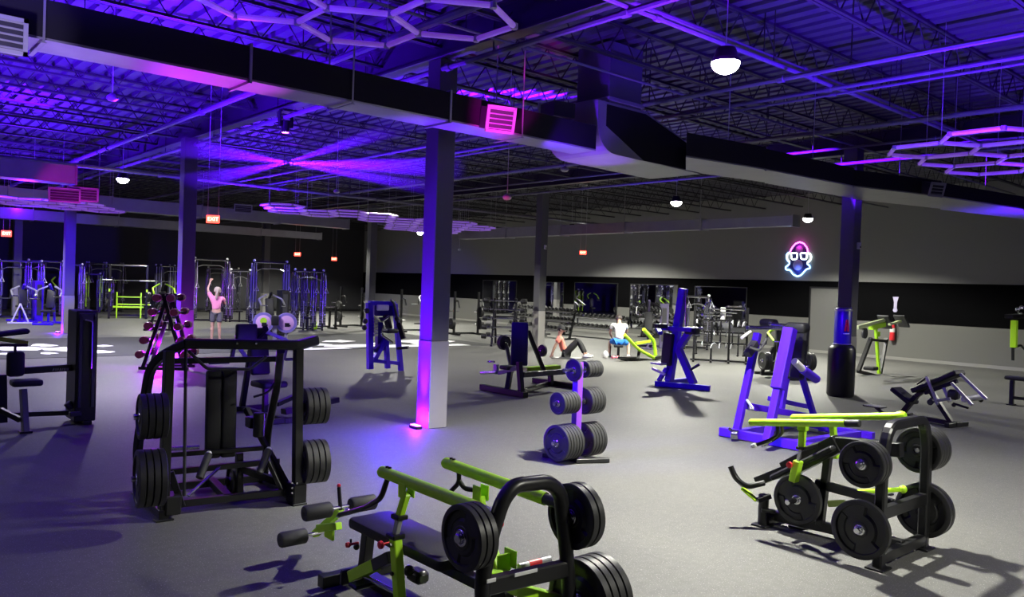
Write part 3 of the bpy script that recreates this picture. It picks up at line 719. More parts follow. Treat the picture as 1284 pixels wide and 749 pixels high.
m = MB().bar(f.Y(212, 453, .3), f.Y(352, 450, .3), .05, .05).bar(f.Y(207, 571, .3), f.Y(330, 562, .3), .04, .04).bar(f.Y(213, 592, .35), f.Y(350, 578, .35), .05, .05)
m.bar(f.Y(300, 568, .45), f.Y(300, 625, .45), .06, .06).bar(f.Y(302, 588, .4), f.Y(352, 606, .3), .06, .06).build('cross_member', BLK, t)
m = MB().bar(f.Y(308, 512, .5), f.Y(362, 613, .12), .055, .045).bar(f.Y(214, 592, .06), f.Y(229, 636, .04), .05, .05); m.bar(f.Y(335, 575, .2), f.Y(355, 618, .1), .04, .04); m.build('brace', BLK, t)
m = MB().cyl(f.Y(236, 622, .1), f.Y(276, 586, .3), .014).cyl(f.Y(213, 563, .3), f.Y(250, 561, .3), .018).build('chrome_link', CHR, t)
m = MB().cyl(f.Y(233, 436, .08), f.Y(231, 622, .08), .014).build('guide_rod', DGR, t)
m = MB().tube([f.Y(236, 440, .1), f.Y(260, 463, .1), f.Y(314, 463, .1), f.Y(334, 447, .1)], .014, 8, .04).build('press_bar', DGR, t)
a, b = f.Y(278, 464, .4), f.Y(276, 574, .36); d_ = (b - a)
R = Matrix((f.ex, d_.normalized().cross(f.ex) * -1, -d_.normalized())).transposed()
m = MB()
for s_ in (-1, 1): m.pad((a + b) / 2 + f.ex * s_ * .068, (.132, .07, d_.length), R, .02)
m.build('back_pad', VIN, t)
m = MB().bar(a + f.ey * .07, b + f.ey * .07, .05, .05).build('pad_support', BLK, t)
for (p, q) in (((262, 569), (250, 600)), ((337, 564), (325, 594))):
    m = MB().cyl(f.Y(*p, .15), f.Y(*q, .05), .034).build('foam_grip', FOAM, t); MB().ball(f.Y(*p, .15), .026).build('end_cap', WHT, t)
m = MB().cyl(f.W(.82, .2, .82), f.W(.82, .2, .6), .05).box(f.W(.8, .3, .72), (.12, .12, .1), bev=.01).tube([f.W(.74, .1, .98), f.W(.86, .05, 1.02), f.W(.92, .1, 1.1)], .012, 6).build('adjuster', BLK, t)
m = MB().box(f.W(1.13, .02, .1), (.13, .16, .18), bev=.01).box(f.W(.06, .02, .12), (.13, .16, .16), bev=.01).build('base_bracket', BLK, t)
m = MB(); ring_bolts(m, [f.Y(297 + q * 24, 431, -.05) for q in (0, 1)] + [f.Y(372, 606 + q * 6, -.04) for q in range(3)] + [f.Y(366, 606 + q * 6, -.04) for q in range(3)], -f.ey); m.build('bolt', CHR, t)
gA = 'plates on the black press machine'; S45, S35, S25, S15 = (.225, .05), (.19, .046), (.17, .042), (.14, .036)
for (px, py, ly, lx, sg, sizes, wh) in [(173, 523, .1, -.045, -1, [(.178, .047)] * 4, 'the upper left horn of the black press machine'), (170, 601, .12, -.045, -1, [(.225, .047)] * 4, 'the lower left horn of the black press machine'),
                                     (378, 510, .06, 1.17, 1, [(.168, .05)] * 4, 'the upper right horn of the black press machine'), (376, 580, .06, 1.17, 1, [(.2, .052)] * 4, 'the lower right horn of the black press machine')]:
    T = sum(s_[1] + .004 for s_ in sizes) + .012 if sg < 0 else 0
    p = f.X(px, py, lx + sg * T) - f.ex * sg * T; L = sum(s_[1] for s_ in sizes) + .06
    horn(t, p, f.ex * sg, L); plate_stack(p + f.ex * sg * .012, f.ex * sg, sizes, wh, gA)
p = f.Y(285, 604, .6); horn(t, p, f.ex, .1); plate_stack(p + f.ex * .02, f.ex, [(.15, .05)], 'the low rear horn of the black press machine', gA)

# --- B: lime and black glute machine, centre foreground
t = thing('glute_press_machine', (2.83, 3.6, 0), 'lime green and black machine nearest to us with bench pad and foam rollers', 'gym machine')
YA = 2.98
L1, L2 = Y(583, 760, YA), Y(717, 745, YA); fl, fr = V((2.585, YA, 0)), V((3.13, YA, 0))
arch = [fl, Y(603, 735, YA), Y(616, 672, YA), Y(630, 628, YA), Y(644, 609, YA), Y(688, 604, YA), Y(703, 618, YA), Y(707, 660, YA), Y(712, 715, YA), fr]
MB().tube(arch, .04, 12, .09, seg=3).build('arch_frame', BLK, t)
MB().bar(Y(602, 737, YA), Y(712, 712, YA), .06, .085, bev=.008).bar(V((2.6, YA, .05)), V((3.13, YA, .05)), .08, .08).bar(V((2.85, YA, .05)), V((2.85, 4.75, .05)), .08, .08).bar(V((2.55, 4.75, .05)), V((3.15, 4.75, .05)), .08, .08).bar(V((2.85, 4.7, .05)), V((2.85, 4.65, .42)), .07, .07).build('base_frame', BLK, t)
MB().bar(Y(610, 730, YA - .05), Y(622, 727, YA - .05), .006, .02).bar(Y(645, 722, YA - .05), Y(674, 715, YA - .05), .006, .02).build('side_sticker', WHT, t)
AZ = .9
for (Xa, pa, pb) in ((2.6, (480, 592), (600, 638)), (3.02, (560, 581), (684, 626))):
    a, b = X(*pa, Xa), X(*pb, Xa)
    MB().tube([a, b], .036, 14).ball(a, .036).build('lever_arm', LIME, t)
    k = MB(); ring_bolts(k, [a + (b - a) * q + V((0, 0, .034)) for q in (.05, .08)], (0, 0, 1), .011); k.build('bolt', BLK, t)
    e = (b - a).normalized()
    MB().cyl(b - e * .02, b + e * .13, .03).build('foam_end' if Xa > 2.8 else 'chrome_sleeve', FOAM if Xa > 2.8 else WHT, t)
# handles below the arm ends
MB().tube([X(487, 597, 2.6), X(478, 625, 2.62), X(458, 637, 2.66), X(426, 646, 2.72)], .017, 10, .06).build('bent_handle', BLK, t)
MB().tube([X(575, 588, 3.02), X(576, 605, 3.02), X(565, 617, 3.02), X(552, 624, 3.0)], .015, 10, .03).tube([X(576, 603, 3.02), X(582, 613, 3.04), X(603, 616, 3.1)], .015, 10, .03).build('bent_handle', BLK, t)
# uprights
def upright(Xa, top, c1, c2, low, base, lab):
    a, b, c, d = X(*top, Xa), X(*c1, Xa), X(*c2, Xa), X(*low, Xa); e = V(base)
    MB().bar(a - V((0, 0, .05)), b, .042, .045, bev=.006).build('upright_sleeve', LIME, t)
    h = MB()
    for s_ in (-1, 1): h.box(a + V((s_ * .03, 0, -.03)), (.01, .075, .09), bev=.003)
    h.build('pivot_bracket', LIME, t)
    MB().box(b, (.075, .08, .03), bev=.006).box(c, (.085, .09, .03), bev=.006).build('clamp_collar', BLK, t)
    MB().bar(b, c, .034, .038).build('chrome_post', SIL, t)
    MB().bar(c - V((0, 0, .01)), e, .056, .062, bev=.006).build('upright_post', LIME, t)
    k = MB(); ring_bolts(k, [c + (e - c) * q + V((-.036, 0, 0)) for q in (.1, .45, .9)], (-1, 0, 0), .013); k.build('bolt', BLK, t)
upright(2.6, (510, 608), (501, 648), (496, 672), (488, 740), (2.6, 3.86, .1), '')
upright(3.02, (603, 612), (606, 650), (608, 660), (612, 690), (3.0, 3.3, .12), '')
MB().box(Y(632, 706, YA + .35), (.1, .012, .1), bev=.003).box(Y(640, 700, YA + .35) , (.012, .1, .1), bev=.003).bar(Y(610, 722, YA + .3), Y(640, 722, YA + .3), .08, .05).build('gusset_plate', LIME, t)
MB().bar(Y(642, 738, YA + .15), Y(700, 752, YA + .15), .09, .06).bar(V((2.55, 3.86, .07)), V((3.05, 3.86, .07)), .08, .06).build('lower_beam', LIME, t)
g = MB().cyl(Y(650, 711, YA + .3), Y(690, 701, YA + .3), .017); g.build('peg_handle', SIL, t)
MB().cyl(Y(662, 708, YA + .3), Y(678, 704, YA + .3), .0185).build('red_band', RED, t)
for p, r in (((480, 683), .022), ((439, 683), .016)):
    q = X(*p, 2.62); MB().lathe([(0, .03), (r, .026), (r * 1.15, .01), (r * .8, 0), (.008, -.005), (.008, -.06)], q, (-1, 0, 0), 14).build('red_knob', RED, t)
MB().lathe([(0, .02), (.02, .018), (.022, .0), (.01, -.006)], Y(625, 657, YA - .01), (1, 0, 0), 14).build('red_knob', RED, t)
MB().cyl(Y(612, 657, YA), Y(622, 657, YA), .008).build('knob_shaft', BLK, t)
MB().ball(X(447, 686, 2.75), .022).cyl(X(440, 676, 2.75), X(440, 684, 2.75), .008).build('leveller', BLK, t)
# seat pad
P = [Z(418, 658, .46), Z(470, 647, .46), Z(600, 690, .46), Z(560, 708, .46)]
c_ = V((2.86, 4.15, .44)); MB().pad(c_, (.34, 1.05, .07), None, .02).build('bench_pad', VIN, t)
MB().bar((2.85, 3.2, .37), (2.85, 4.7, .37), .07, .06).bar((2.85, 3.3, .1), (2.85, 3.35, .37), .06, .06).build('pad_beam', BLK, t)
# rollers
MB().bar(X(428, 640, 2.86), X(395, 670, 2.86), .05, .05).box(X(413, 668, 2.8), (.02, .12, .09), bev=.004).bar(X(400, 662, 2.8), X(425, 660, 2.8), .05, .05).build('roller_bracket', LIME, t)
ca, cb = X(430, 636, 2.86), X(402, 668, 2.86)
for c0, lft, rt in ((ca, .30, .28), (cb, .32, .0)):
    MB().cyl(c0 - V((lft, 0, 0)), c0 + V((max(rt, .04), 0, 0)), .012).build('roller_axle', CHR, t)
    MB().lathe([(0, 0), (.048, 0), (.056, .012), (.056, .19), (.048, .2), (0, .2)], c0 - V((lft, 0, 0)), (1, 0, 0), 20).build('foam_roller', FOAM, t)
    if rt: MB().lathe([(0, 0), (.048, 0), (.056, .012), (.056, .19), (.048, .2), (0, .2)], c0 + V((.06, 0, 0)), (1, 0, 0), 20).build('foam_roller', FOAM, t)
MB().cyl(X(427, 640, 2.84), X(425, 611, 2.84), .014).build('grip_post', BLK, t); MB().ball(X(425, 609, 2.84), .014).build('red_tip', RED, t)
MB().ball(X(424, 648, 2.8), .014).ball(X(436, 640, 2.84), .016).build('chrome_cap', CHR, t)
# front foot link
MB().bar(X(441, 723, 2.62), X(472, 708, 2.62), .06, .075, bev=.006).build('link_box', LIME, t)
MB().box(X(434, 724, 2.62), (.08, .04, .1), bev=.01).bar(X(472, 708, 2.62), X(492, 698, 2.62), .07, .07).box(X(455, 733, 2.62), (.16, .1, .03), bev=.01).build('link_cap', BLK, t)
MB().cyl(X(455, 722, 2.62), X(500, 745, 2.62), .014).build('link_rod', CHR, t)
MB().box(X(524, 722, 2.9), (.1, .14, .08), bev=.02).ball(X(513, 716, 2.85), .035).build('cam_housing', BLK, t)
gB = 'plates on the lime machine in the foreground'
for (p, sg, sizes, wh) in [(Y(609, 668, YA), -1, [(.158, .034)] * 3, 'the upper left horn of the nearest lime machine'), (Y(707, 650, YA), 1, [(.175, .045)] * 2, 'the upper right horn of the nearest lime machine'), (Y(716, 757, YA), 1, [(.225, .05)] * 4, 'the lower right horn of the nearest lime machine')]:
    L = sum(s_[1] for s_ in sizes) + .06; horn(t, p, (sg, 0, 0), L + .015); plate_stack(p + V((sg * .045, 0, 0)), (sg, 0, 0), sizes, wh, gB)

# --- C: lime and black glute machine, right foreground
t = thing('glute_press_machine', (6.55, 3.2, 0), 'black plate loaded machine with two level lime arms and a curved foot bar', 'gym machine')
YA = 2.68; fl, fr = V((6.12, YA, 0)), V((6.93, YA, 0))
zt = Y(1125, 532, YA).z; MB().rtube([fl, V((6.12, YA, zt - .22)), V((6.2, YA, zt)), V((6.84, YA, zt)), V((6.93, YA, zt - .22)), fr], .075, .075, .12, up=V((0, 1, 0)), seg=5).build('arch_frame', BLK, t)
m = MB().bar((6.12, YA, .42), (6.93, YA, .42), .06, .09).bar((6.12, YA, .08), (6.93, YA, .08), .07, .08).bar((6.55, YA, .1), (6.5, 3.85, .08), .08, .08)
m.bar((6.38, 3.8, .05), (6.62, 3.8, .05), .08, .07).cyl((6.38, 3.82, 0), (6.38, 3.82, .28), .045).cyl((6.62, 3.6, 0), (6.62, 3.6, .16), .045)
for p in ((6.12, YA), (6.93, YA), (6.38, 3.82), (6.62, 3.6)): foot(m, p, .16, .14)
m.build('base_frame', BLK, t)
MB().bar(X(985, 590, 6.5), X(1052, 556, 6.5), .10, .15, bev=.006).bar(X(950, 604, 6.5), X(990, 588, 6.5), .09, .08).bar(X(1050, 556, 6.5), (6.5, 2.7, .86), .08, .11).bar((6.5, 3.35, .1), (6.5, 3.3, .75), .06, .06).bar((6.5, 3.4, .45), (6.5, 2.75, .42), .06, .07).build('main_beam', BLK, t)
MB().bar(X(970, 599, 6.45), X(1048, 561, 6.45), .14, .05, bev=.015).build('seat_pad', VIN, t)
for (Xa, pa, pb) in ((6.22, (943, 530), (1060, 531)), (6.86, (995, 524), (1128, 522))):
    a, b = X(*pa, Xa), X(*pb, Xa); e = (b - a).normalized()
    MB().tube([a, b], .032, 14).ball(a, .032).build('lever_arm', LIME, t)
    if Xa < 6.5: MB().cyl(b, b + e * .12, .03).build('foam_end', FOAM, t)
    else: MB().lathe([(0, -.02), (.04, -.015), (.045, .02), (.03, .05), (0, .05)], b, e, 14).build('end_fitting', LIME, t)
MB().tube([X(975, 533, 6.25), X(975, 545, 6.25), X(966, 552, 6.22), X(943, 560, 6.15)], .016, 8, .03).tube([X(980, 533, 6.25), X(981, 543, 6.3), X(975, 548, 6.3), X(958, 558, 6.25)], .016, 8, .03).build('bent_handle', BLK, t)
MB().cyl(X(943, 560, 6.15), X(948, 558, 6.15), .02).cyl(X(955, 558.5, 6.25), X(966, 552, 6.25), .019).build('handle_tip', WHT, t)
for (Xa, tp, c1, c2, bs) in ((6.28, (1007, 536), (1005, 562), (1001, 578), (995, 604)), (6.82, (1044, 532), (1046, 552), (1047, 558), (1048, 575))):
    a, b, c, d = [X(*q, Xa) for q in (tp, c1, c2, bs)]
    MB().bar(a, b, .05, .05, bev=.005).box(a, (.07, .07, .06), bev=.005).build('upright_sleeve', LIME, t); MB().box(b, (.07, .07, .025), bev=.005).build('clamp_collar', BLK, t)
    MB().bar(b, c, .03, .03).build('chrome_post', CHR, t); MB().bar(c, d, .075, .06, bev=.005).build('upright_post', LIME, t)
MB().bar(X(1008, 563, 6.28), X(1046, 551, 6.7), .035, .03).build('link_bar', BLK, t)
MB().lathe([(0, .03), (.025, .026), (.028, .01), (.018, 0), (.008, -.005), (.008, -.06)], X(991, 583, 6.24), (-1, 0, 0), 14).build('red_knob', RED, t)
MB().tube([X(916, 585, 6.2), X(922, 600, 6.22), X(936, 611, 6.26), X(958, 606, 6.4)], .026, 10, .05).build('curved_foot_bar', BLK, t)
MB().bar(X(930, 612, 6.26), X(949, 628, 6.3), .07, .02, bev=.005).build('foot_plate', LIME, t)
MB().bar(X(950, 628, 6.3), X(966, 622, 6.4), .045, .04).cyl(X(955, 640, 6.32), X(972, 642, 6.4), .02).build('foot_bracket', BLK, t)
MB().bar(X(1075, 617, 6.5), X(1132, 614, 6.88), .04, .03).ball(X(1132, 614, 6.88), .035).build('lower_lever', LIME, t)
MB().bar(X(1080, 623, 6.5), X(1120, 620, 6.7), .03, .015).build('lever_sleeve', CHR, t)
MB().bar(X(1038, 632, 6.4), X(1060, 631, 6.45), .03, .05).build('lower_link', mat('olive green coat', (.16, .22, .05), .4), t)
gC = 'plates on the lime armed machine at the right'
for (p, sg, sizes, wh) in [((1079, 583, 6.10), -1, [(.175, .045)] * 3, 'the upper left horn of the level armed machine'), ((1077, 665, 6.06), -1, [(.225, .05)], 'the lower left horn of the level armed machine'),
                            (X(1150, 565, 6.95), 1, [(.19, .05)] * 4, 'the upper right horn of the level armed machine'), (X(1155, 641, 6.95), 1, [(.225, .05)] * 2, 'the lower right horn of the level armed machine'),
                            ((998, 627, 6.42), -1, [(.215, .05)], 'the nose end horn of the level armed machine')]:
    if sg < 0:
        T = sum(s_[1] + .004 for s_ in sizes) + .012; p = X(p[0], p[1], p[2] - T) + V((T, 0, 0))
    L = sum(s_[1] for s_ in sizes) + .06; horn(t, p, (sg, 0, 0), L + (.1 if wh[4:8] == 'nose' else 0)); plate_stack(p + V((sg * .012, 0, 0)), (sg, 0, 0), sizes, wh, gC)

# --- D: weight tree, centre
bx_, by_ = 6.86, 6.62
t = thing('weight_tree', (bx_, by_, 0), 'weight plate tree with three tiers standing on the open floor by the nearest column', 'weight tree')
MB().bar((bx_, by_, .03), (bx_, by_, 1.17), .09, .09, bev=.006).build('post', mat('violet post coat', (.2, .05, .6), .4), t)
m = MB().bar(Z(682, 570, .03), (bx_, by_ - .12, .03), .1, .05).bar((bx_ - .12, by_ - .12, .03), Z(763, 577, .03), .08, .05).bar((bx_ - .1, by_ + .2, .03), (bx_ + .3, by_ + .2, .03), .07, .05); m.build('base', BLK, t)
gD = 'plates on the weight tree by the column'
for z_, rl, rr_, nl, nr, nm in ((.235, .212, .205, 6, 5, 'bottom'), (.70, .132, .162, 6, 5, 'middle'), (1.08, .135, .10, 1, 5, 'top')):
    tl_, tr_ = .042 if nl > 1 else .03, .045 if nr > 1 else .03
    horn(t, (bx_ - .045, by_, z_), (-1, 0, 0), .34 if nl > 1 else .2); horn(t, (bx_ + .045, by_, z_), (1, 0, 0), .34)
    plate_stack((bx_ - .06, by_, z_), (-1, 0, 0), [(rl, tl_)] * nl, 'the %s left horn of the weight tree' % nm, gD, slots=nm == 'bottom')
    plate_stack((bx_ + .10, by_, z_), (1, 0, 0), [(rr_, tr_)] * nr, 'the %s right horn of the weight tree' % nm, gD, slots=nm == 'bottom')

# --- E: incline press bench with tall pad, centre right
t = thing('incline_press_machine', (10.6, 11.6, 0), 'black plate loaded incline press bench with tall dark pad behind the weight tree', 'gym machine')
B1, B2 = Z(612, 489), Z(656, 500); XB = 9.85
m = MB().bar((XB, B1.y + .05, .06), (XB, B2.y, .06), .12, .1).bar((11.6, 12.5, .06), (11.7, 11.2, .06), .12, .1).bar((XB, 11.1, .06), (11.6, 12.0, .06), .08, .08); m.build('base_frame', BLK, t)
m = MB().bar(X(654, 497, 9.85), X(651, 454, 9.85), .09, .09).bar(X(636, 490, 9.9), X(640, 465, 10.0), .09, .09).bar(X(691, 484, 11.5), X(690, 466, 11.5), .09, .09); m.build('upright_post', BLK, t)
MB().bar(X(654, 470, 9.9), X(708, 466, 11.4), .12, .1).build('seat_beam', BLK, t)
a, b = X(652, 408, 10.1), X(651, 455, 10.0); d_ = b - a; sx = (a - CAM).cross(V((0, 0, 1))).normalized()
R = Matrix((sx, sx.cross(d_.normalized()), -d_.normalized())).transposed()
MB().pad((a + b) / 2, (.32, .09, d_.length * 1.15), R, .03).build('back_pad', mat('dark blue tinted vinyl', (.012, .005, .09), .5, spec=.3), t)
MB().bar(X(662, 415, 10.4), X(684, 470, 10.8), .07, .07).build('back_brace', BLK, t)
MB().bar(X(658, 463, 10.5), X(700, 460, 11.4), .16, .07).build('lime_lever', LIME, t)
MB().bar(X(626, 468, 9.95), X(649, 462, 10.0), .08, .07).box(X(622, 463, 9.95), (.08, .1, .2), bev=.01).build('lever_block', SIL, t)
MB().cyl(X(603, 468, 9.9), X(622, 467, 9.9), .03).cyl(X(612, 454, 9.9), X(620, 454, 9.9), .02).build('lever_grip', CHR, t)
MB().pad(X(637, 461, 10.0), (.25, .25, .08), None, .03).build('seat_pad', VIN, t)
for px in (641, 644, 647): pass
plate_stack(X(679, 440, 10.9), (1, 0, 0), [(.12, .05)], 'the brace of the tall padded incline press', 'plates on the incline press', slots=False)
horn(t, X(679, 440, 10.9) - V((.03, 0, 0)), (1, 0, 0), .12)
plate_stack(X(634, 430, 10.6), (0, 1, 0), [(.15, .05)] * 2, 'the left horn of the tall padded incline press', 'plates on the incline press', slots=False); horn(t, X(634, 430, 10.6), (0, 1, 0), .2)
MB().bar(X(634, 430, 10.65), X(642, 466, 10.2), .07, .07).build('horn_arm', BLK, t)

# --- F: tall calf / squat machine lit blue
t = thing('standing_squat_machine', (14.2, 10.6, 0), 'tall narrow squat machine lit deep blue with an A shaped frame', 'gym machine')
XF = 14.2
MB().bar(Z(822, 481, .06), Z(890, 487, .06), .14, .1, bev=.006).bar((XF - .1, 10.9, .06), (XF + .9, 11.0, .06), .1, .1).build('base_frame', VIOP, t)
MB().bar(X(857, 362, XF), X(839, 478, XF), .14, .17, bev=.008).build('main_column', VIOP, t)
MB().bar(X(860, 364, XF - .06), X(860, 415, XF - .06), .03, .03).build('chrome_rail', CHR, t)
MB().bar(X(867, 413, XF), X(850, 438, XF), .12, .13).bar(X(850, 436, XF), X(870, 482, XF), .12, .14).build('rear_leg', VIOP, t)
MB().bar(X(824, 411, XF - .1), X(868, 414, XF - .1), .12, .09).bar(X(824, 411, XF - .1), X(828, 418, XF - .4), .09, .07).build('shoulder_arm', VIOP, t)
MB().pad(X(829, 409, XF - .35), (.35, .12, .1), None, .03).pad(X(868, 415, XF), (.2, .3, .16), None, .04).build('shoulder_pad', VIN, t)
a, b = X(839, 418, XF - .1), X(835, 458, XF - .1)
MB().bar(a, b, .26, .09, bev=.02, up=V((1, 0, 0))).build('back_pad', VIN, t)
MB().bar(X(821, 455, XF - .2), X(834, 457, XF - .2), .3, .04).bar(X(818, 462, XF - .2), X(834, 470, XF - .2), .06, .05).build('foot_platform', WHT, t)
MB().bar(X(826, 478, XF - .1), X(836, 462, XF - .1), .08, .08).build('platform_strut', VIOP, t)
MB().cyl(X(864, 465, XF), X(877, 457, XF + .1), .03).build('plate_peg', DGR, t)
MB().cyl(X(866, 412, XF), X(882, 412, XF + .1), .03).build('weight_sleeve', CHR, t)

# --- G: blue lit hack squat
t = thing('hack_squat_machine', (10.3, 6.0, 0), 'blue lit plate loaded hack squat with two sloping rails right of centre', 'gym machine')
YL, YR = 6.42, 5.62
MB().bar((9.85, 6.62, .07), (9.85, 5.2, .07), .12, .12, bev=.006).bar((9.85, 6.4, .07), (11.5, 6.4, .07), .1, .1).bar((9.85, 5.5, .07), (11.6, 5.4, .07), .1, .1).bar((11.5, 6.5, .07), (11.55, 5.2, .07), .1, .1).build('base_frame', VIOP, t)
MB().cyl(Z(917, 545, .09), Z(926, 546, .09), .07).cyl(Z(914, 538, .16), Z(922, 543, .1), .02).build('base_cap', CHR, t)
MB().bar(Y(923, 544, YL), Y(950, 418, YL), .1, .08, bev=.006).build('guide_rail', VIOP, t)
MB().bar(Y(962, 553, YR), Y(976, 485, YR), .1, .09, bev=.006).bar(Y(975, 488, YR), Y(991, 412, YR), .15, .14, bev=.01).build('guide_rail', VIOP, t)
MB().bar(Y(985, 468, YL - .1), Y(977, 520, YL - .1), .11, .1).build('inner_post', VIOP, t)
MB().bar(Y(1004, 468, YL - .2), Y(1031, 556, YL - .2), .08, .07).bar(Y(1018, 558, YL - .1), Y(1036, 558, YL - .2), .1, .1).build('rear_strut', VIOP, t)
MB().bar(Y(931, 508, YL), Y(1012, 522, YL - .3), .1, .09).bar(Y(965, 500, YL + .3), Y(1012, 510, YL + .2), .08, .07).build('cross_bar', VIOP, t)
MB().cyl(Y(937, 411, YL - .3), Y(994, 412, YL - .3), .028).cyl(Y(965, 406, YR + .1), Y(1000, 411, YR + .1), .024).build('chrome_bar', CHR, t)
MB().cyl(Y(930, 424, YL - .2), Y(941, 416, YL - .2), .022).build('grip_peg', WHT, t)
MB().bar(Y(1003, 412, YR + .2), Y(996, 476, YR + .2), .26, .12, bev=.03).pad(Y(1000, 411, YR), (.2, .3, .14), None, .05).pad(Y(964, 405, YL), (.2, .24, .12), None, .05).build('shoulder_pad', VIN, t)
MB().cyl(Y(996, 453, YR), Y(1006, 463, YR), .05).build('handle_sleeve', WHT, t); MB().cyl(Y(1006, 463, YR), Y(1024, 476, YR), .06).build('handle_barrel', VIOP, t)
MB().tube([Y(962, 424, YR + .3), Y(952, 440, YR + .3), Y(940, 436, YR + .4)], .02, 8, .04).bar(Y(947, 430, YL - .1), Y(937, 445, YL - .1), .1, .1).build('carriage_lock', DGR, t)
MB().bar(Y(935, 500, YL), Y(944, 512, YR + .5), .03, .03).cyl(Y(938, 512, YL - .06), Y(950, 514, YL - .06), .03).build('stop_pin', WHT, t)
MB().bar(Y(972, 530, YR + .2), Y(1005, 537, YR + .2), .5, .04, bev=.005).build('foot_plate', DGR, t)
horn(t, Y(1004, 460, YR + .4), (1, 0, 0), .2)

# --- H: reverse hyper style bench at the right
A_, B_ = Z(1131, 524), Z(1200, 536); dr = (B_ - A_).normalized(); fH = Fr((A_.x, A_.y), math.atan2(dr.y, dr.x))
t = thing('hyperextension_bench', fH.W(.6, 0, 0), 'tilted black back extension machine with silver lever arms beside the right hand wall', 'gym machine')
g = fH.Y
MB().bar(fH.W(-.05, 0, .05), fH.W(1.0, 0, .05), .09, .07).bar(fH.W(.95, -.25, .04), fH.W(.95, .3, .04), .08, .07).bar(fH.W(0, -.25, .04), fH.W(0, .25, .04), .08, .07).build('base_frame', BLK, t)
MB().bar(g(1130, 520), g(1149, 497), .08, .08).bar(g(1149, 497), g(1158, 490), .07, .07).build('seat_post', BLK, t)
MB().bar(g(1122, 487), g(1146, 506), .28, .08, bev=.02).build('seat_pad', VIN, t)
MB().bar(g(1148, 490), g(1204, 467), .30, .09, bev=.02).build('back_pad', VIN, t)
MB().bar(g(1168, 492), g(1195, 533), .08, .07).bar(g(1160, 493), g(1200, 478), .06, .06).build('support_leg', BLK, t)
m = MB()
for q in (-.22, .22):
    m.bar(g(1162, 473, q), g(1176, 508, q), .035, .045).bar(g(1204, 469, q), g(1237, 501, q), .035, .045).bar(g(1193, 480, q), g(1219, 508, q), .035, .045).bar(g(1174, 503, q), g(1192, 500, q), .03, .05)
m.bar(g(1162, 473, -.22), g(1162, 473, .22), .035, .035).build('lever_arm', SIL, t)
MB().cyl(g(1150, 482, .22), g(1163, 473, .22), .016).cyl(g(1195, 506, -.2), g(1214, 512, -.2), .018).build('grip', BLK, t)
MB().cyl(g(1208, 501, -.2), g(1231, 498, .2), .05).cyl(g(1183, 485), g(1191, 504), .03).build('silver_roller', WHT, t)
MB().box(g(1196, 495), (.16, .16, .16), bev=.03).cyl(g(1166, 505, -.15), g(1172, 500, .1), .05).build('pivot_block', DGR, t)
for q, pp in ((.2, (1230, 502)), (-.2, (1196, 508))): MB().ball(g(*pp, q), .035).build('end_cap', BLK, t)
m = MB().bar(g(1098, 511, -.1), g(1113, 523, -.1), .05, .04); m.build('step_arm', BLK, t)
m = MB(); c_ = g(1097, 510, -.1)
m.box(c_, (.34, .22, .02), Matrix.Rotation(math.atan2(dr.y, dr.x), 3, 'Z'), .004)
m.build('foot_step', BLK, t); m = MB()
for q in range(-3, 4): m.box(c_ + dr * q * .045 + V((0, 0, .014)), (.016, .2, .012), Matrix.Rotation(math.atan2(dr.y, dr.x), 3, 'Z'))
m.build('tread', WHT, t)

# --- I: stack machine at the left edge
t = thing('cable_seat_machine', (2.4, 11.8, 0), 'black selector stack machine with small seat at the left edge of the floor', 'gym machine')
T0 = Z(103, 529); x1, y1 = T0.x, T0.y
def ty(px, py, yy=None): return Y(px, py, yy or y1)
h_ = above(T0, 389)
MB().box((x1 - .02, y1 + .02, h_ / 2 + .02), (.26, .5, h_ - .04), bev=.012).build('stack_shroud', BLK, t)
MB().box((x1 - .1, y1 - .24, h_ / 2 + .08), (.04, .03, h_ - .3), bev=.004).box((x1 + .06, y1 - .24, h_ / 2 + .08), (.04, .03, h_ - .3), bev=.004).box((x1 - .02, y1 - .24, h_ - .08), (.2, .03, .1), bev=.01).build('shroud_frame', DGR, t)
MB().tube([(x1 + .03, y1 - .27, .75), (x1 + .03, y1 - .27, 1.38), (x1 - .06, y1 - .27, 1.4)], .012, 8, .03).build('chrome_trim', CHR, t)
MB().bar(ty(14, 466), ty(90, 461), .08, .085).build('cross_beam', BLK, t)
MB().bar(ty(2, 521), ty(100, 517), .07, .06).bar((x1, y1 + .25, .03), (x1, y1 - .3, .03), .1, .05).build('base_frame', BLK, t)
S0 = Z(32, 543); MB().bar(S0, Y(29, 488, S0.y + .1), .07, .08, bev=.006).build('seat_post', mat('grey metal', (.16, .16, .17), .3, .5), t)
MB().box((S0.x, S0.y, .012), (.14, .12, .024), bev=.004).build('post_foot', BLK, t)
MB().pad(Y(33, 480, S0.y), (.34, .24, .08), None, .03).build('seat_pad', VIN, t)
a, b = Y(20, 443, S0.y + .3), Y(19, 470, S0.y + .3)
MB().pad((a + b) / 2, (.2, .1, .32), None, .04).build('back_roller', VIN, t)
MB().bar(ty(1, 470), ty(2, 530), .12, .1).bar(Y(0, 514, S0.y + .2), Y(26, 527, S0.y + .05), .07, .06).build('main_post', BLK, t)
MB().bar(Y(-6, 424, S0.y + .1), Y(34, 430, S0.y + .1), .14, .05).build('lime_arm', LIME, t)
MB().bar(Y(-8, 420, S0.y), Y(36, 415, S0.y), .2, .06, bev=.02).bar(Y(-8, 433, S0.y), Y(34, 433, S0.y), .12, .03).cyl(Y(19, 432, S0.y + .2), Y(19, 443, S0.y + .3), .016).build('arm_pad', VIN, t)
MB().cyl(Y(84, 505, y1 - .1), Y(90, 512, y1 - .1), .05).box(Y(94, 519, y1 - .25), (.14, .1, .06), bev=.01).build('pulley', DGR, t)
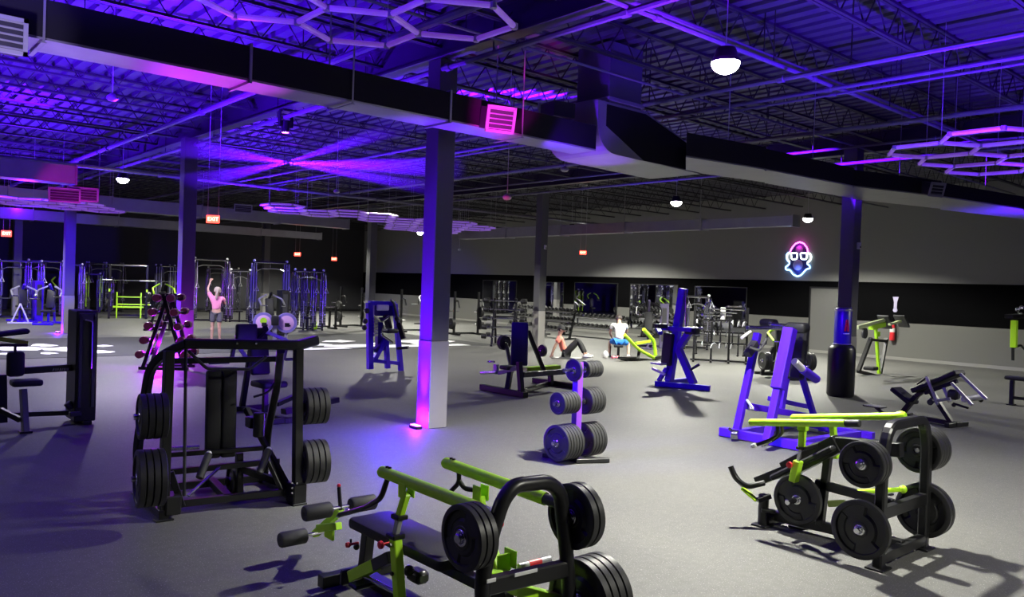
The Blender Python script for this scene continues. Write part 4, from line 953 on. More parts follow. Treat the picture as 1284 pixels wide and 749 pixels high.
m = MB(); tp = ty(66, 463.4) + V((0, -.043, 0))          # blurred brand lettering on the beam
for q, (w_, sl) in enumerate([(.012, .5), (.006, 0), (.014, 0), (.006, -.4), (.016, 0), (.008, .4), (.016, 0), (.01, 0), (.016, 0)]):
    c_ = tp + V((q * .0215, 0, 0)); m.bar(c_ + V((-sl * .012, 0, -.016)), c_ + V((sl * .012, 0, .016)), .003, w_ * .7, up=V((1, 0, 0)), bev=0)
m.build('lettering', SIL, t)
# --- J: standing punching bag
t = thing('punching_bag', Z(1048, 497), 'tall cylindrical standing punching bag, blue lit top and black base, against a column', 'punching bag')
c0 = V((16.08, 7.97, 0))
zt, zm = above(c0, 386), above(c0, 432)
MB().lathe([(0, 0), (.24, 0), (.27, .04), (.27, zm - .1), (.22, zm - .02), (.18, zm)], c0, n=28).build('base_tank', BLK, t)
MB().lathe([(.14, zm - .02), (.17, zm), (.17, zt - .03), (.15, zt), (0, zt)], c0, n=28).build('bag_cover', mat('blue tinted vinyl', (.03, .012, .22), .35), t)  # cover colour includes the blue light falling on black vinyl
MB().lathe([(.171, zt - .03), (.176, zt - .05), (.171, zt - .07)], c0, n=28).lathe([(.17, zm - .0), (.19, zm + .01), (.17, zm + .02)], c0, n=28).build('rim_band', SIL, t)
q = (CAM - c0); q.z = 0; q.normalize(); sd = V((0, 0, 1)).cross(q)
def bagpt(a, z): r_ = .178; return c0 + (q * math.cos(a) + sd * math.sin(a)) * r_ + V((0, 0, z))
z_ = above(c0, 408)
MB().tube([bagpt(.18, z_ - .12), bagpt(.36, z_ + .12), bagpt(.5, z_ + .12), bagpt(.66, z_ - .12)], .012, 6, .0).tube([bagpt(.3, z_ - .12), bagpt(.42, z_ + .05), bagpt(.54, z_ - .12)], .01, 6, .0).build('red_emblem', mat('emblem red', (.8, .02, .03), .4), t)
MB().tube([bagpt(.05 + .1 * k, z_ - .17) for k in range(8)], .012, 6, 0).build('white_stripe', WHT, t)
# --- K: lime chest lever machine near the extinguisher
K0 = Z(1090, 470); t = thing('lever_machine', K0, 'lime green lever machine with tilted arms beside the fire extinguisher', 'gym machine')
y1 = K0.y; k_ = lambda px, py, o=0: Y(px, py, y1 + o)
MB().bar(k_(1098, 410), k_(1102, 470), .07, .07).bar(k_(1092, 411), k_(1108, 407), .14, .12).box(k_(1100, 419), (.14, .1, .12)).build('lime_post', LIME, t)
MB().cyl(k_(1075, 411), k_(1108, 402), .055).bar(k_(1115, 407, -.2), k_(1130, 403, -.2), .07, .06).build('lever_arm', mat('pale lime', (.62, .72, .4), .4), t)
MB().bar(k_(1107, 396), k_(1112, 412), .3, .05).bar(k_(1127, 396, -.2), k_(1134, 410, -.2), .3, .05).build('arm_plate', DGR, t)
MB().bar(k_(1092, 424), k_(1076, 466), .1, .09).bar(k_(1112, 424), k_(1103, 473), .08, .08).bar(k_(1090, 426), k_(1112, 428), .08, .07).bar(k_(1076, 466), k_(1104, 473), .09, .08).build('black_frame', BLK, t)
MB().lathe([(0, .0), (.14, 0), (.14, .05), (0, .05)], k_(1083, 418), (0, -1, 0), 18).build('pulley_wheel', DGR, t)
MB().pad(k_(1092, 462), (.3, .3, .1), None, .03).build('seat_pad', VIN, t)
# --- L: far right machine pieces
K0 = Z(1268, 508); t = thing('utility_bench', K0, 'dark bench at the right edge, only its end and foot in view', 'bench')
MB().bar(K0, K0 + V((0, 0, .5)), .09, .07).box(K0 + V((0, 0, .01)), (.2, .12, .02)).bar(K0 + V((0, 0, .15)), K0 + V((.2, -1.2, .15)), .07, .06).build('bench_frame', BLK, t)
MB().pad(K0 + V((.1, -.5, .54)), (.26, 1.3, .08), None, .03).build('bench_pad', VIN, t)
K0 = Z(1272, 478); t = thing('lever_machine', K0, 'lime post with black hook and chrome knobs at the right hand end of the wall', 'gym machine')
y1 = K0.y; MB().bar(k_(1272, 402), k_(1271, 436), .14, .14, bev=.01).build('lime_post', LIME, t)
MB().bar(k_(1265, 397), k_(1284, 396), .2, .1).tube([k_(1271, 436), k_(1280, 433), k_(1286, 440), k_(1286, 458)], .03, 8, .05).bar(k_(1270, 436), k_(1270, 452), .06, .06).bar(k_(1284, 397), k_(1320, 398), .1, .1).bar(k_(1320, 398), (k_(1320, 398).x, y1, 0), .1, .1).build('black_frame', BLK, t)
MB().ball(k_(1276, 388), .06).ball(k_(1281, 386), .06).ball(k_(1280, 394), .05).bar(k_(1277, 388), k_(1277, 398), .03, .03).build('chrome_knob', CHR, t)
# --- M: blue cable leg machine in the mid distance
K0 = Z(484, 466); t = thing('leg_curl_machine', K0, 'blue lit selector leg machine with white console standing on the lane edge', 'gym machine')
y1 = K0.y; K = k_
MB().bar(K(463, 380), K(464, 463), .12, .12).bar(K(495, 381), K(503, 467), .1, .1).bar(K(484, 425), K(486, 462), .1, .1).bar(K(463, 380), K(495, 381), .12, .1).bar(K(464, 452), K(502, 456), .08, .08).bar(K(484, 424), K(470, 450), .1, .1).build('main_frame', VIOP, t)
MB().box(K(480, 386, -.12), (.32, .05, .13), bev=.02).build('console', WHT, t)
m = MB()
for q in range(6): m.box(K(470, 400 + q * 4, -.1), (.1, .12, .06), bev=.005)
m.build('weight_stack', CHR, t)
MB().tube([K(490, 376, -.1), K(494, 380, -.1), K(499, 405, -.1)], .03, 8, .05).bar(K(500, 405, -.1), K(506, 425, -.2), .1, .1).build('lever_horn', BLK, t)
MB().bar(K(468, 388, .1), K(494, 388, .1), .1, .3).bar(K(475, 398, .1), K(476, 440, .1), .16, .12).bar(K(470, 440, 0), K(484, 425, .1), .1, .1).build('inner_panel', mat('dark blue coat', (.03, .01, .2), .4), t)
MB().tube([K(468, 396, -.15), K(478, 404, -.15), K(488, 397, -.15)], .03, 8, .05).tube([K(482, 408, -.1), K(478, 420, -.1), K(492, 430, -.1)], .03, 8, .05).build('grab_handle', CHR, t)
for p in ((460, 390), (458, 403), (457, 411), (498, 400)): MB().ball(K(*p, -.1), .06).build('foam_knob', FOAM, t)
MB().pad(K(489, 415, -.2), (.3, .3, .1), None, .04).bar(K(484, 395, 0), K(488, 412, 0), .22, .08, bev=.02).build('seat_pad', VIN, t)
MB().bar(K(498, 437, -.1), K(512, 436, -.3), .12, .06).build('foot_plate', DGR, t)
# ------------------------------------------------------------------ equipment library (local frame: front is -y)
def facing(p): return math.atan2(p.y, p.x) - PI / 2
def at_px(root, px, py, rz=None, d=0.0, label=None, group=None):
    p = Z(px, py); return place(root, p, (facing(p) if rz is None else rz) + d, label, group)
def loc(name, label, cat, group=None): return thing(name, (0, 0, 0), label, cat, group, world=False)
def cable_station(label, w=1.9, h=2.4, d=.7, frame=BLK, acc=CHR, towers=2, boxy=False):
    t = loc('cable_station', label, 'gym machine'); m = MB()
    xs = [(-w / 2 + w * i / (towers - 1)) for i in range(towers)]
    for x in xs:
        m.bar((x, -d / 2, .04), (x, d / 2, .04), .08, .06, bev=0).bar((x, d * .3, 0), (x, d * .3, h), .07, .07, bev=0).bar((x, -d * .3, 0), (x, -d * .3, h), .07, .07, bev=0)
    m.bar((xs[0], d * .3, h), (xs[-1], d * .3, h), .08, .08, bev=0).bar((xs[0], -d * .3, h), (xs[-1], -d * .3, h), .06, .06, bev=0).bar((xs[0], d * .3, .05), (xs[-1], d * .3, .05), .06, .06, bev=0)
    m.build('frame', frame, t)
    for n_, x in enumerate(xs):
        r = MB()
        for q in (-.09, .09): r.cyl((x + q, .02, .1), (x + q, .02, h - .05), .022, n=6)
        r.cyl((x, -d * .3 - .05, .3), (x, -d * .3 - .05, h - .2), .026, n=6); r.build('guide_rod', acc, t)
        s_ = MB(); k_n = 10 + 3 * (n_ % 2)
        for q in range(k_n): s_.box((x, .02, .16 + q * .065), (.26, .14, .05))
        s_.build('weight_stack', DGR, t)
        MB().box((x, .12, h * .62), (.3, .02, h * .45)).build('stack_shroud', mat('shroud grey', (.10, .10, .12), .35, .3), t)
        for zz in (h - .12, 1.1): MB().lathe([(0, -.02), (.07, -.02), (.055, 0), (.07, .02), (0, .02)], (x, -d * .3 - .05, zz), (1, 0, 0), 14).build('pulley', SIL, t)
        MB().cyl((x, -d * .3 - .06, 1.1), (x, -d * .3 - .1, .75), .006, n=5).tube([(x - .08, -d * .3 - .1, .6), (x, -d * .3 - .1, .76), (x + .08, -d * .3 - .1, .6)], .016, 6, .0, True).build('cable_handle', SIL, t)
        MB().cyl((x + .1, -d * .3 - .06, h - .15), (x + .12, -d * .3 - .1, 1.7), .006, n=5).tube([(x + .04, -d * .3 - .1, 1.5), (x + .12, -d * .3 - .1, 1.7), (x + .2, -d * .3 - .1, 1.5)], .018, 6, .0, True).build('cable_handle', WHT, t)
        for yy in (-d * .3, d * .3): MB().ball((x, yy, h + .05), .05, 8).build('corner_cap', WHT, t)
    if towers > 1 and w > .6:
        MB().cyl((xs[0], -d * .34, h - .02), (xs[-1], -d * .34, h - .02), .022, n=8).build('pull_up_bar', CHR, t)
        MB().tube([(xs[0] + .1, -d * .5, h - .35), (xs[0] + .3, -d * .5, h - .25), (xs[-1] - .3, -d * .5, h - .25), (xs[-1] - .1, -d * .5, h - .35)], .022, 8, .08).bar(((xs[0] + xs[-1]) / 2, -d * .5, h - .25), ((xs[0] + xs[-1]) / 2, -d * .3, h - .02), .03, .03).build('pulldown_bar', CHR, t)
        MB().pad(((xs[0] + xs[-1]) / 2, -d * .2, .5), (.3, .3, .08), None, .03).bar(((xs[0] + xs[-1]) / 2, -d * .2, .03), ((xs[0] + xs[-1]) / 2, -d * .2, .48), .07, .07).bar(((xs[0] + xs[-1]) / 2, -d * .3, .05), ((xs[0] + xs[-1]) / 2, d * .3, .05), .08, .06).build('seat', VIN, t)
    return t
def power_rack(label, w=1.2, d=1.1, h=2.3, frame=BLK, acc=None, bar=True):
    t = loc('power_rack', label, 'gym rack'); m = MB()
    for x in (-w / 2, w / 2):
        for y in (-d / 2, d / 2): m.bar((x, y, 0), (x, y, h), .075, .075, bev=0)
        m.bar((x, -d / 2 - .1, .04), (x, d / 2 + .1, .04), .08, .07, bev=0).bar((x, -d / 2, h - .04), (x, d / 2, h - .04), .07, .07, bev=0)
    m.bar((-w / 2, d / 2, h - .04), (w / 2, d / 2, h - .04), .07, .07, bev=0).bar((-w / 2, d / 2, .1), (w / 2, d / 2, .1), .07, .07, bev=0)
    m.build('frame', frame, t)
    MB().tube([(-w / 2, -d / 2, h - .03), (w / 2, -d / 2, h - .03)], .022, 8).build('pull_up_bar', CHR, t)
    a = MB()
    for x in (-w / 2, w / 2): a.bar((x, -d / 2 + .03, .75), (x, d / 2 - .03, .75), .05, .06, bev=0).box((x, -d / 2 - .06, 1.25), (.07, .08, .12))
    a.build('safety_arm', acc or DGR, t)
    if acc:
        b = MB().bar((-w / 2 + .15, 0, .5), (w / 2 - .1, 0, .5), .25, .07, bev=0).bar((-w * .3, -.1, 0), (-w * .3, -.1, 1.15), .06, .06, bev=0).bar((w * .35, -.1, 0), (w * .35, -.1, 1.15), .06, .06, bev=0).bar((-w * .3, -.1, .95), (w * .35, -.1, .95), .05, .05, bev=0).bar((-w * .3, -.1, .62), (w * .6, -.1, .62), .05, .05, bev=0)
        b.build('lime_sled', acc, t)
    for s_ in (-1, 1):
        pl = MB().cyl((s_ * w / 2, d / 2 - .1, .6), (s_ * (w / 2 + .2), d / 2 - .1, .6), .022).cyl((s_ * w / 2, d / 2 - .1, 1.1), (s_ * (w / 2 + .2), d / 2 - .1, 1.1), .022); pl.build('plate_horn', CHR, t)
    return t
def olympic_bar(label, group='loaded bars across the racks', L=2.1, R=.0):
    t = loc('barbell', label, 'barbell', group)
    MB().cyl((-L / 2, 0, 0), (L / 2, 0, 0), .015).build('shaft', CHR, t)
    for s_ in (-1, 1): MB().cyl((s_ * (L / 2 - .4), 0, 0), (s_ * L / 2, 0, 0), .028).build('sleeve', WHT, t)
    return t
def seat_machine(label, frame=BLK, acc=LIME, pad=VIN, h=1.6, horns=True, tower=False, name='plate_loaded_machine'):
    t = loc(name, label, 'gym machine')
    m = MB().bar((0, -.6, .04), (0, .8, .04), .08, .07).bar((-.45, .75, .04), (.45, .75, .04), .08, .07).bar((-.35, -.55, .04), (.35, -.55, .04), .08, .07)
    m.rtube([(0, .75, .05), (0, .5, h * .8), (0, .1, h)], .08, .08, .12, up=V((1, 0, 0))).bar((0, .05, .05), (0, .05, .5), .07, .07); m.build('frame', frame, t)
    m = MB()
    for s_ in (-1, 1): m.rtube([(s_ * .12, .3, h * .95), (s_ * .42, .2, h * .85), (s_ * .42, -.15, h * .7)], .055, .055, .08)
    m.build('lever_arm', acc, t); m = MB()
    for s_ in (-1, 1): m.cyl((s_ * .42, -.15, h * .7), (s_ * .25, -.32, h * .7), .02)
    m.build('handle', CHR, t)
    MB().pad((0, -.05, .5), (.4, .42, .09), None, .03).build('seat', pad, t)
    R = Matrix.Rotation(math.radians(78), 3, 'X'); MB().pad((0, .28, .95), (.3, .7, .08), R, .03).build('backrest', pad, t)
    if horns:
        for s_ in (-1, 1): MB().cyl((s_ * .45, .3, h * .62), (s_ * .75, .3, h * .62), .024).bar((s_ * .42, .3, h * .62), (s_ * .42, .2, h * .85), .05, .05).build('plate_horn', DGR, t)
    if tower:
        MB().box((.55, .5, .8), (.3, .55, 1.6), bev=.02).build('stack_shroud', frame, t)
        MB().box((.55, .215, .85), (.16, .02, 1.2)).build('stack_window', DGR, t)
    return t
def squat_stand(label, frame=BLK):
    t = loc('squat_stand', label, 'gym rack'); m = MB()
    for x in (-.55, .55):
        m.bar((x, 0, 0), (x, 0, 1.75), .075, .075, bev=0).bar((x, -.5, .04), (x, .5, .04), .08, .07, bev=0).rtube([(x, 0, 1.35), (x - .0, -.3, 1.38), (x, -.42, 1.1)], .05, .05, .1)
    m.bar((-.55, .3, .05), (.55, .3, .05), .06, .06, bev=0).build('frame', frame, t)
    m = MB()
    for x in (-.55, .55):
        for z in (.45, .95): m.cyl((x - .2, .0, z), (x + .2, .0, z), .024)
    m.build('plate_horn', CHR, t); return t
def wpos(root, v):
    c, s = math.cos(root.rotation_euler.z), math.sin(root.rotation_euler.z); return V((root.location.x + v[0] * c - v[1] * s, root.location.y + v[0] * s + v[1] * c, v[2]))
def wdir(root, v): return wpos(root, v) - V((root.location.x, root.location.y, 0))
def load(root, v, ax, sizes, where, group, color=None): plate_stack(wpos(root, v), wdir(root, ax), sizes, where, group, slots=False, color=color)
# dumbbells -----------------------------------------------------------
def dumbbell_src(r=.062, L=.32):
    t = loc('dumbbell', 'black dumbbell', 'dumbbell')
    MB().cyl((0, -L * .25, 0), (0, L * .25, 0), .016, n=8).build('handle', CHR, t)
    for s_ in (-1, 1): MB().lathe([(0, 0), (r * .86, 0), (r, .012), (r, L * .27 - .012), (r * .86, L * .27), (0, L * .27)], (0, s_ * L * .24, 0), (0, s_, 0), 12).build('head', RUB, t)
    return t
def dumbbell_rack(label, L=2.4, tiers=3, n=9, where='', group='', tier_z=(.35, .7, 1.05), r=.065):
    t = loc('dumbbell_rack', label, 'dumbbell rack'); m = MB()
    for x in (-L / 2 + .1, L / 2 - .1): m.bar((x, -.28, .03), (x, .28, .03), .07, .05, bev=0).bar((x, -.1, 0), (x, .22, tier_z[tiers - 1] + .1), .07, .07, bev=0)
    m.build('frame', BLK, t); tl = []
    for k in range(tiers):
        z = tier_z[k]; y = -.16 + .13 * k; R = Matrix.Rotation(-.25, 3, 'X')
        MB().box((0, y, z), (L, .34, .02), R).box((0, y - .17, z - .03), (L, .02, .05), R).build('shelf', BLK, t)
        MB().box((0, y - .184, z - .03), (L - .1, .006, .012), R).build('shelf_label_strip', SIL, t)
    return t
def fill_dumbbells(root, L, tiers, n, where, group, tier_z, src):
    first = True
    for k in range(tiers):
        for i in range(n):
            z = tier_z[k] + .085; y = -.16 + .13 * k; x = -L / 2 + L * (i + .5) / n
            lb = 'dumbbell %s from left, %s shelf of %s' % (ORD[i], ['bottom', 'middle', 'top'][k] if tiers == 3 else ['lower', 'upper'][k], where)
            o = src if first and src.get('fresh') else copy_tree(src)
            if first and 'fresh' in src: del src['fresh']
            first = False
            p = wpos(root, (x, y, z)); o.location = p; o.rotation_euler = (-.2, 0, root.rotation_euler.z); o['label'] = lb; o['group'] = group
# fixed barbell rack ---------------------------------------------------
def barbell_rack(label, L=1.0, lean=.42):
    t = loc('barbell_rack', label, 'barbell rack'); m = MB()
    for x in (-L * .3, L * .3):
        m.bar((x, -lean, .03), (x, .05, 1.62), .07, .07, bev=0).bar((x, lean, .03), (x, -.05, 1.62), .07, .07, bev=0).bar((x, -lean - .08, .03), (x, lean + .08, .03), .08, .06, bev=0)
    m.bar((-L * .3, 0, 1.0), (L * .3, 0, 1.0), .05, .05, bev=0).build('frame', BLK, t); h = MB()
    for x in (-L * .3, L * .3):
        for k in range(5):
            z = .3 + k * .3; y = -lean + .42 * (z / 1.62)
            h.box((x, y - .1, z), (.05, .16, .03)).box((x, y - .18, z + .03), (.05, .02, .06)); h.box((x, -y + .1, z), (.05, .16, .03))
    h.build('cradle', BLK, t); return t
def fill_barbells(root, L, where, group, lean=.42, r=.085, hm=None):
    src = None
    for k in range(5):
        z = .3 + k * .3; y = -lean + .42 * (z / 1.62) - .11
        for sd in (1, -1):
            lb = 'fixed barbell, %s tier, %s side of %s' % (['bottom', 'second', 'middle', 'fourth', 'top'][k], 'near' if sd == 1 else 'far', where)
            if src is None:
                t = loc('fixed_barbell', lb, 'barbell', group); MB().cyl((-L / 2, 0, 0), (L / 2, 0, 0), .017, n=8).build('shaft', CHR, t)
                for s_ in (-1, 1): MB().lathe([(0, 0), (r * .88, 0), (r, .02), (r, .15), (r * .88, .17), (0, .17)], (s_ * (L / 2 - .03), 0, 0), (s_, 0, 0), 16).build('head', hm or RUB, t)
                src = t; o = t
            else: o = copy_tree(src)
            o.location = wpos(root, (0, y * sd, z + .035)); o.rotation_euler = (0, 0, root.rotation_euler.z); o['label'] = lb; o['group'] = group
gP = 'plates on the far machines'
# far left cluster
a = at_px(cable_station('far left cable station with pale guide rods beyond the third column', 1.5, 2.35), 24, 399)
b = at_px(cable_station('cable station just right of the far left one, before the back wall', 1.3, 2.4), 56, 397)
b = at_px(cable_station('narrow cable station hidden half behind the third column', .6, 2.3), 92, 396)
c = at_px(seat_machine('blue lit seated machine at the far left near the third column', VIOP, SIL, h=1.45, tower=True), 30, 404, d=.2)
c = at_px(seat_machine('blue lit lever machine standing left of the third column', VIOP, SIL, h=1.5), 60, 407, d=-.3)
t = loc('floor_stand', 'pink lit inverted V stand at the far left', 'stand'); MB().bar((-.28, 0, .03), (0, 0, .75), .05, .05).bar((.28, 0, .03), (0, 0, .75), .05, .05).bar((-.4, 0, .03), (.4, 0, .03), .05, .05).build('frame', WHT, t); at_px(t, 25, 406)
b = at_px(cable_station('small cable column with lime fittings right of the third column', .6, 1.9, acc=LIME), 116, 392)
b = at_px(cable_station('dark cable column between the lime fittings and the lime rack', .5, 1.7, acc=CHR), 132, 391)
r1 = at_px(power_rack('power rack with lime sled frame in the far left bay', 1.5, 1.1, 2.4, acc=LIME), 160, 399)
o = olympic_bar('barbell across the lime framed power rack'); place(o, wpos(r1, (0, -.62, 1.7)), r1.rotation_euler.z)
for s_ in (-1, 1): load(r1, (s_ * .8, .45, .6), (s_, 0, 0), [(.22, .05)] * 2, 'the %s low peg of the lime framed rack' % ('left' if s_ < 0 else 'right'), gP)
c = at_px(seat_machine('lime plate loaded machine under a long bar left of the second column', BLK, LIME, h=1.7), 205, 405, d=.2)
o = olympic_bar('pale barbell on the lime machine left of the second column', L=1.9); place(o, wpos(c, (0, .1, 1.72)), c.rotation_euler.z)
for s_ in (-1, 1): load(c, (s_ * .5, .3, 1.05), (s_, 0, 0), [(.22, .05)] * 2, 'the %s horn of the lime machine by the second column' % ('left' if s_ < 0 else 'right'), gP)
b = at_px(seat_machine('dark bench machine behind the lime bar at the second column', BLK, DGR, h=1.2), 214, 415, d=1.2)
# magenta lit rack near second column, seen end on
br = at_px(barbell_rack('A shaped barbell rack lit magenta beside the second column, seen end on'), 210, 462, d=PI / 2 - .25)
fill_barbells(br, .75, 'the magenta lit rack by the second column', 'fixed barbells by the second column', hm=mat('red tinted rubber', (.22, .03, .06), .45))  # magenta light on the dark heads is put into their colour
# centre left
b = at_px(cable_station('cable station with double top bars behind the woman', 1.35, 2.75), 263, 403)
b = at_px(cable_station('dark cable tower between the woman and the far fourth column', .8, 2.3), 300, 404)
b = at_px(cable_station('cable tower with thick pale rods under a silver top frame', 1.25, 2.65, acc=SIL), 337, 412)
b = at_px(cable_station('tall cable crossover of four towers left of the dark side wall', 1.1, 2.35, towers=4), 386, 414)
b = at_px(cable_station('slim cable tower crowded against the four tower crossover', .4, 2.3), 364, 411)
for q, (gx, gy, lb) in enumerate([(11.2, 44.6, 'cable station against the back wall, seen only between the nearer towers'), (14.2, 43.6, 'cable station by the back wall behind the silver topped tower'), (17.4, 44.8, 'cable station near the back wall corner'), (0.2, 41.5, 'cable station at the far end of the side bay'), (3.2, 40.2, 'cable station far behind the third column')]):
    place(cable_station(lb, 1.6, 2.45, acc=(CHR, WHT, CHR, CHR, WHT)[q], towers=3), (gx, gy, 0), (0, .3, -.4, -.8, -.5)[q])
place(power_rack('lime framed rack at the far end of the side bay', 1.5, 1.1, 2.4, acc=LIME), (-2.2, 43.2, 0), -.7)
place(seat_machine('lime armed machine by the back wall', BLK, LIME, h=1.8), (9.0, 43.4, 0), .5)
c = at_px(seat_machine('dark selector machine under the silver top frame', BLK, SIL, h=1.5, tower=True), 340, 420, d=.3)
b = at_px(power_rack('low black bench frame at the foot of the dark side wall', 1.0, .5, .95, bar=False), 403, 413, d=.5)
t = loc('disc_machine', 'blue lit machine with two large pale discs facing the camera', 'gym machine')
MB().bar((-.5, 0, .05), (.5, 0, .05), .1, .08).bar((-.33, .1, .05), (-.33, .1, .7), .08, .08).bar((.33, .1, .05), (.33, .1, .7), .08, .08).bar((0, .1, .05), (0, .1, .9), .12, .1).build('frame', SIL, t)
for s_ in (-1, 1):
    d_ = MB().lathe([(0, .0), (.30, .0), (.31, .015), (.30, .05), (0, .05)], (s_ * .335, .05, .68), (0, -1, 0), 36).build('disc', mat('blue disc rim', (.25, .2, .6), .4), t)
    MB().lathe([(0, .052), (.22, .052), (.225, .05)], (s_ * .335, .05, .68), (0, -1, 0), 36).build('disc_face', PINKP, d_)
    MB().box((s_ * .335 + .02, -.006, .62), (.14, .012, .12), bev=.004).box((s_ * .335 + .1, -.006, .6), (.05, .012, .05)).build('printed_mark', BLK, d_)
MB().lathe([(0, .056), (.1, .056), (.1, .052)], (-.335, .05, .73), (0, -1, 0), 20).build('lime_spot', LIME, t)
MB().pad((0, -.05, .75), (.22, .1, .3), None, .03).build('centre_pad', VIN, t)
at_px(t, 344, 433)
# machine behind the black press
t = Z(334, 524); c = seat_machine('black seated machine with upright pad right behind the black press machine', BLK, SIL, h=1.3, horns=True); place(c, t, facing(t) + .5)
MB().pad((-.3, .1, 1.22), (.32, .08, .3), Matrix.Rotation(.0, 3, 'X'), .03).build('head_pad', VIN, c)
MB().bar((.1, -.3, .12), (1.1, -.15, .2), .12, .08).bar((.1, -.1, .2), (.9, .3, .32), .08, .06).build('side_rail', BLK, c)
# mid back
hr = at_px(squat_stand('squat stand with curved arms and plates left of the fifth column'), 440, 410, d=.6)
for z_, s_ in ((.45, -1), (.95, -1), (.45, 1), (.95, 1)): load(hr, (s_ * .55 + s_ * .04, 0, z_), (s_, 0, 0), [(.22 if z_ < .6 else .18, .06)] * 2, 'the %s %s peg of the farther squat stand' % ('left' if s_ < 0 else 'right', 'low' if z_ < .6 else 'high'), gP)
hr = at_px(squat_stand('squat stand just left of the near column, plates on its right'), 517, 416, d=.5)
for z_, s_ in ((.45, 1), (.95, 1), (.45, -1)): load(hr, (s_ * .59, 0, z_), (s_, 0, 0), [(.22, .06)] * 2, 'the %s %s peg of the middle squat stand' % ('left' if s_ < 0 else 'right', 'low' if z_ < .6 else 'high'), gP)
hr = at_px(squat_stand('squat stand with curved arms just right of the near column'), 584, 420, d=.5)
for z_, s_ in ((.45, 1), (.95, 1), (.45, -1)): load(hr, (s_ * .59, 0, z_), (s_, 0, 0), [(.23, .06)] * 2, 'the %s %s peg of the nearest squat stand' % ('left' if s_ < 0 else 'right', 'low' if z_ < .6 else 'high'), gP)
c = at_px(seat_machine('grey seated machine by the wall between the lane and the stands', DGR, SIL, h=1.6), 536, 408, d=.3)
br = at_px(barbell_rack('A shaped barbell rack crowded with fixed barbells before the mirrors', 1.2), 632, 434, d=-.15)
fill_barbells(br, 1.15, 'the rack before the mirrors', 'fixed barbells before the mirrors')
# dumbbell racks
src = dumbbell_src(); src['fresh'] = 1
TZ3 = (.35, .72, 1.08)
A1 = Z(664, 418); A1 = place(dumbbell_rack('three tier dumbbell rack left of the column in front of the mirrors', 2.2, 3, tier_z=TZ3), A1, -PI / 2 + 0.0)
fill_dumbbells(A1, 2.2, 3, 10, 'the rack left of the mirror column', 'dumbbells left of the mirror column', TZ3, src)
A2 = place(dumbbell_rack('three tier dumbbell rack right beside the column behind the seated woman', 1.9, 3, tier_z=TZ3), Z(697, 424), -PI / 2)
fill_dumbbells(A2, 1.9, 3, 9, 'the rack behind the seated woman', 'dumbbells behind the seated woman', TZ3, src)
A3 = place(dumbbell_rack('long two tier dumbbell rack between the seated woman and the squatting man', 3.6, 2, tier_z=(.45, .85)), Z(745, 424), -PI / 2)
fill_dumbbells(A3, 3.6, 2, 14, 'the long low rack between the two people', 'dumbbells on the long low rack', (.45, .85), src)
A4 = place(dumbbell_rack('two tier dumbbell rack behind the boxy machine by the mirrors', 2.2, 2, tier_z=(.45, .85)), Z(828, 425), -PI / 2)
fill_dumbbells(A4, 2.2, 2, 9, 'the rack behind the boxy machine', 'dumbbells behind the boxy machine', (.45, .85), src)
# lime lever bench beside the man
P0 = Z(808, 453); t = thing('lever_bench', P0, 'lime green forked lever bench right of the squatting man', 'gym machine'); y1 = P0.y
MB().tube([k_(783, 420), k_(800, 438), k_(822, 450)], .05, 8, .2).tube([k_(807, 413), k_(820, 428), k_(822, 446)], .055, 8, .1).bar(k_(797, 431), k_(815, 428), .07, .07).build('lime_fork', LIME, t)
MB().bar(k_(776, 449, .2), k_(832, 453, .2), .09, .07).bar(k_(820, 450), k_(828, 448), .1, .1).bar(k_(800, 451), k_(802, 436, .2), .08, .08).build('base_frame', BLK, t)
c = at_px(seat_machine('boxy selector machine with violet tinted shroud behind the lime forked bench', mat('violet grey coat', (.12, .1, .2), .5), BLK, h=1.7, tower=True, horns=False, name='selector_machine'), 812, 437)
p = Z(394, 414); t = thing('kettlebell', p, 'lime kettlebell on the floor below the dark side wall', 'kettlebell'); MB().ball(p + V((0, 0, .13)), .13, 14).build('bell_body', LIME, t); MB().tube([p + V((-.08, 0, .2)), p + V((-.09, 0, .33)), p + V((.09, 0, .33)), p + V((.08, 0, .2))], .02, 8, .05).build('bell_handle', LIME, t)
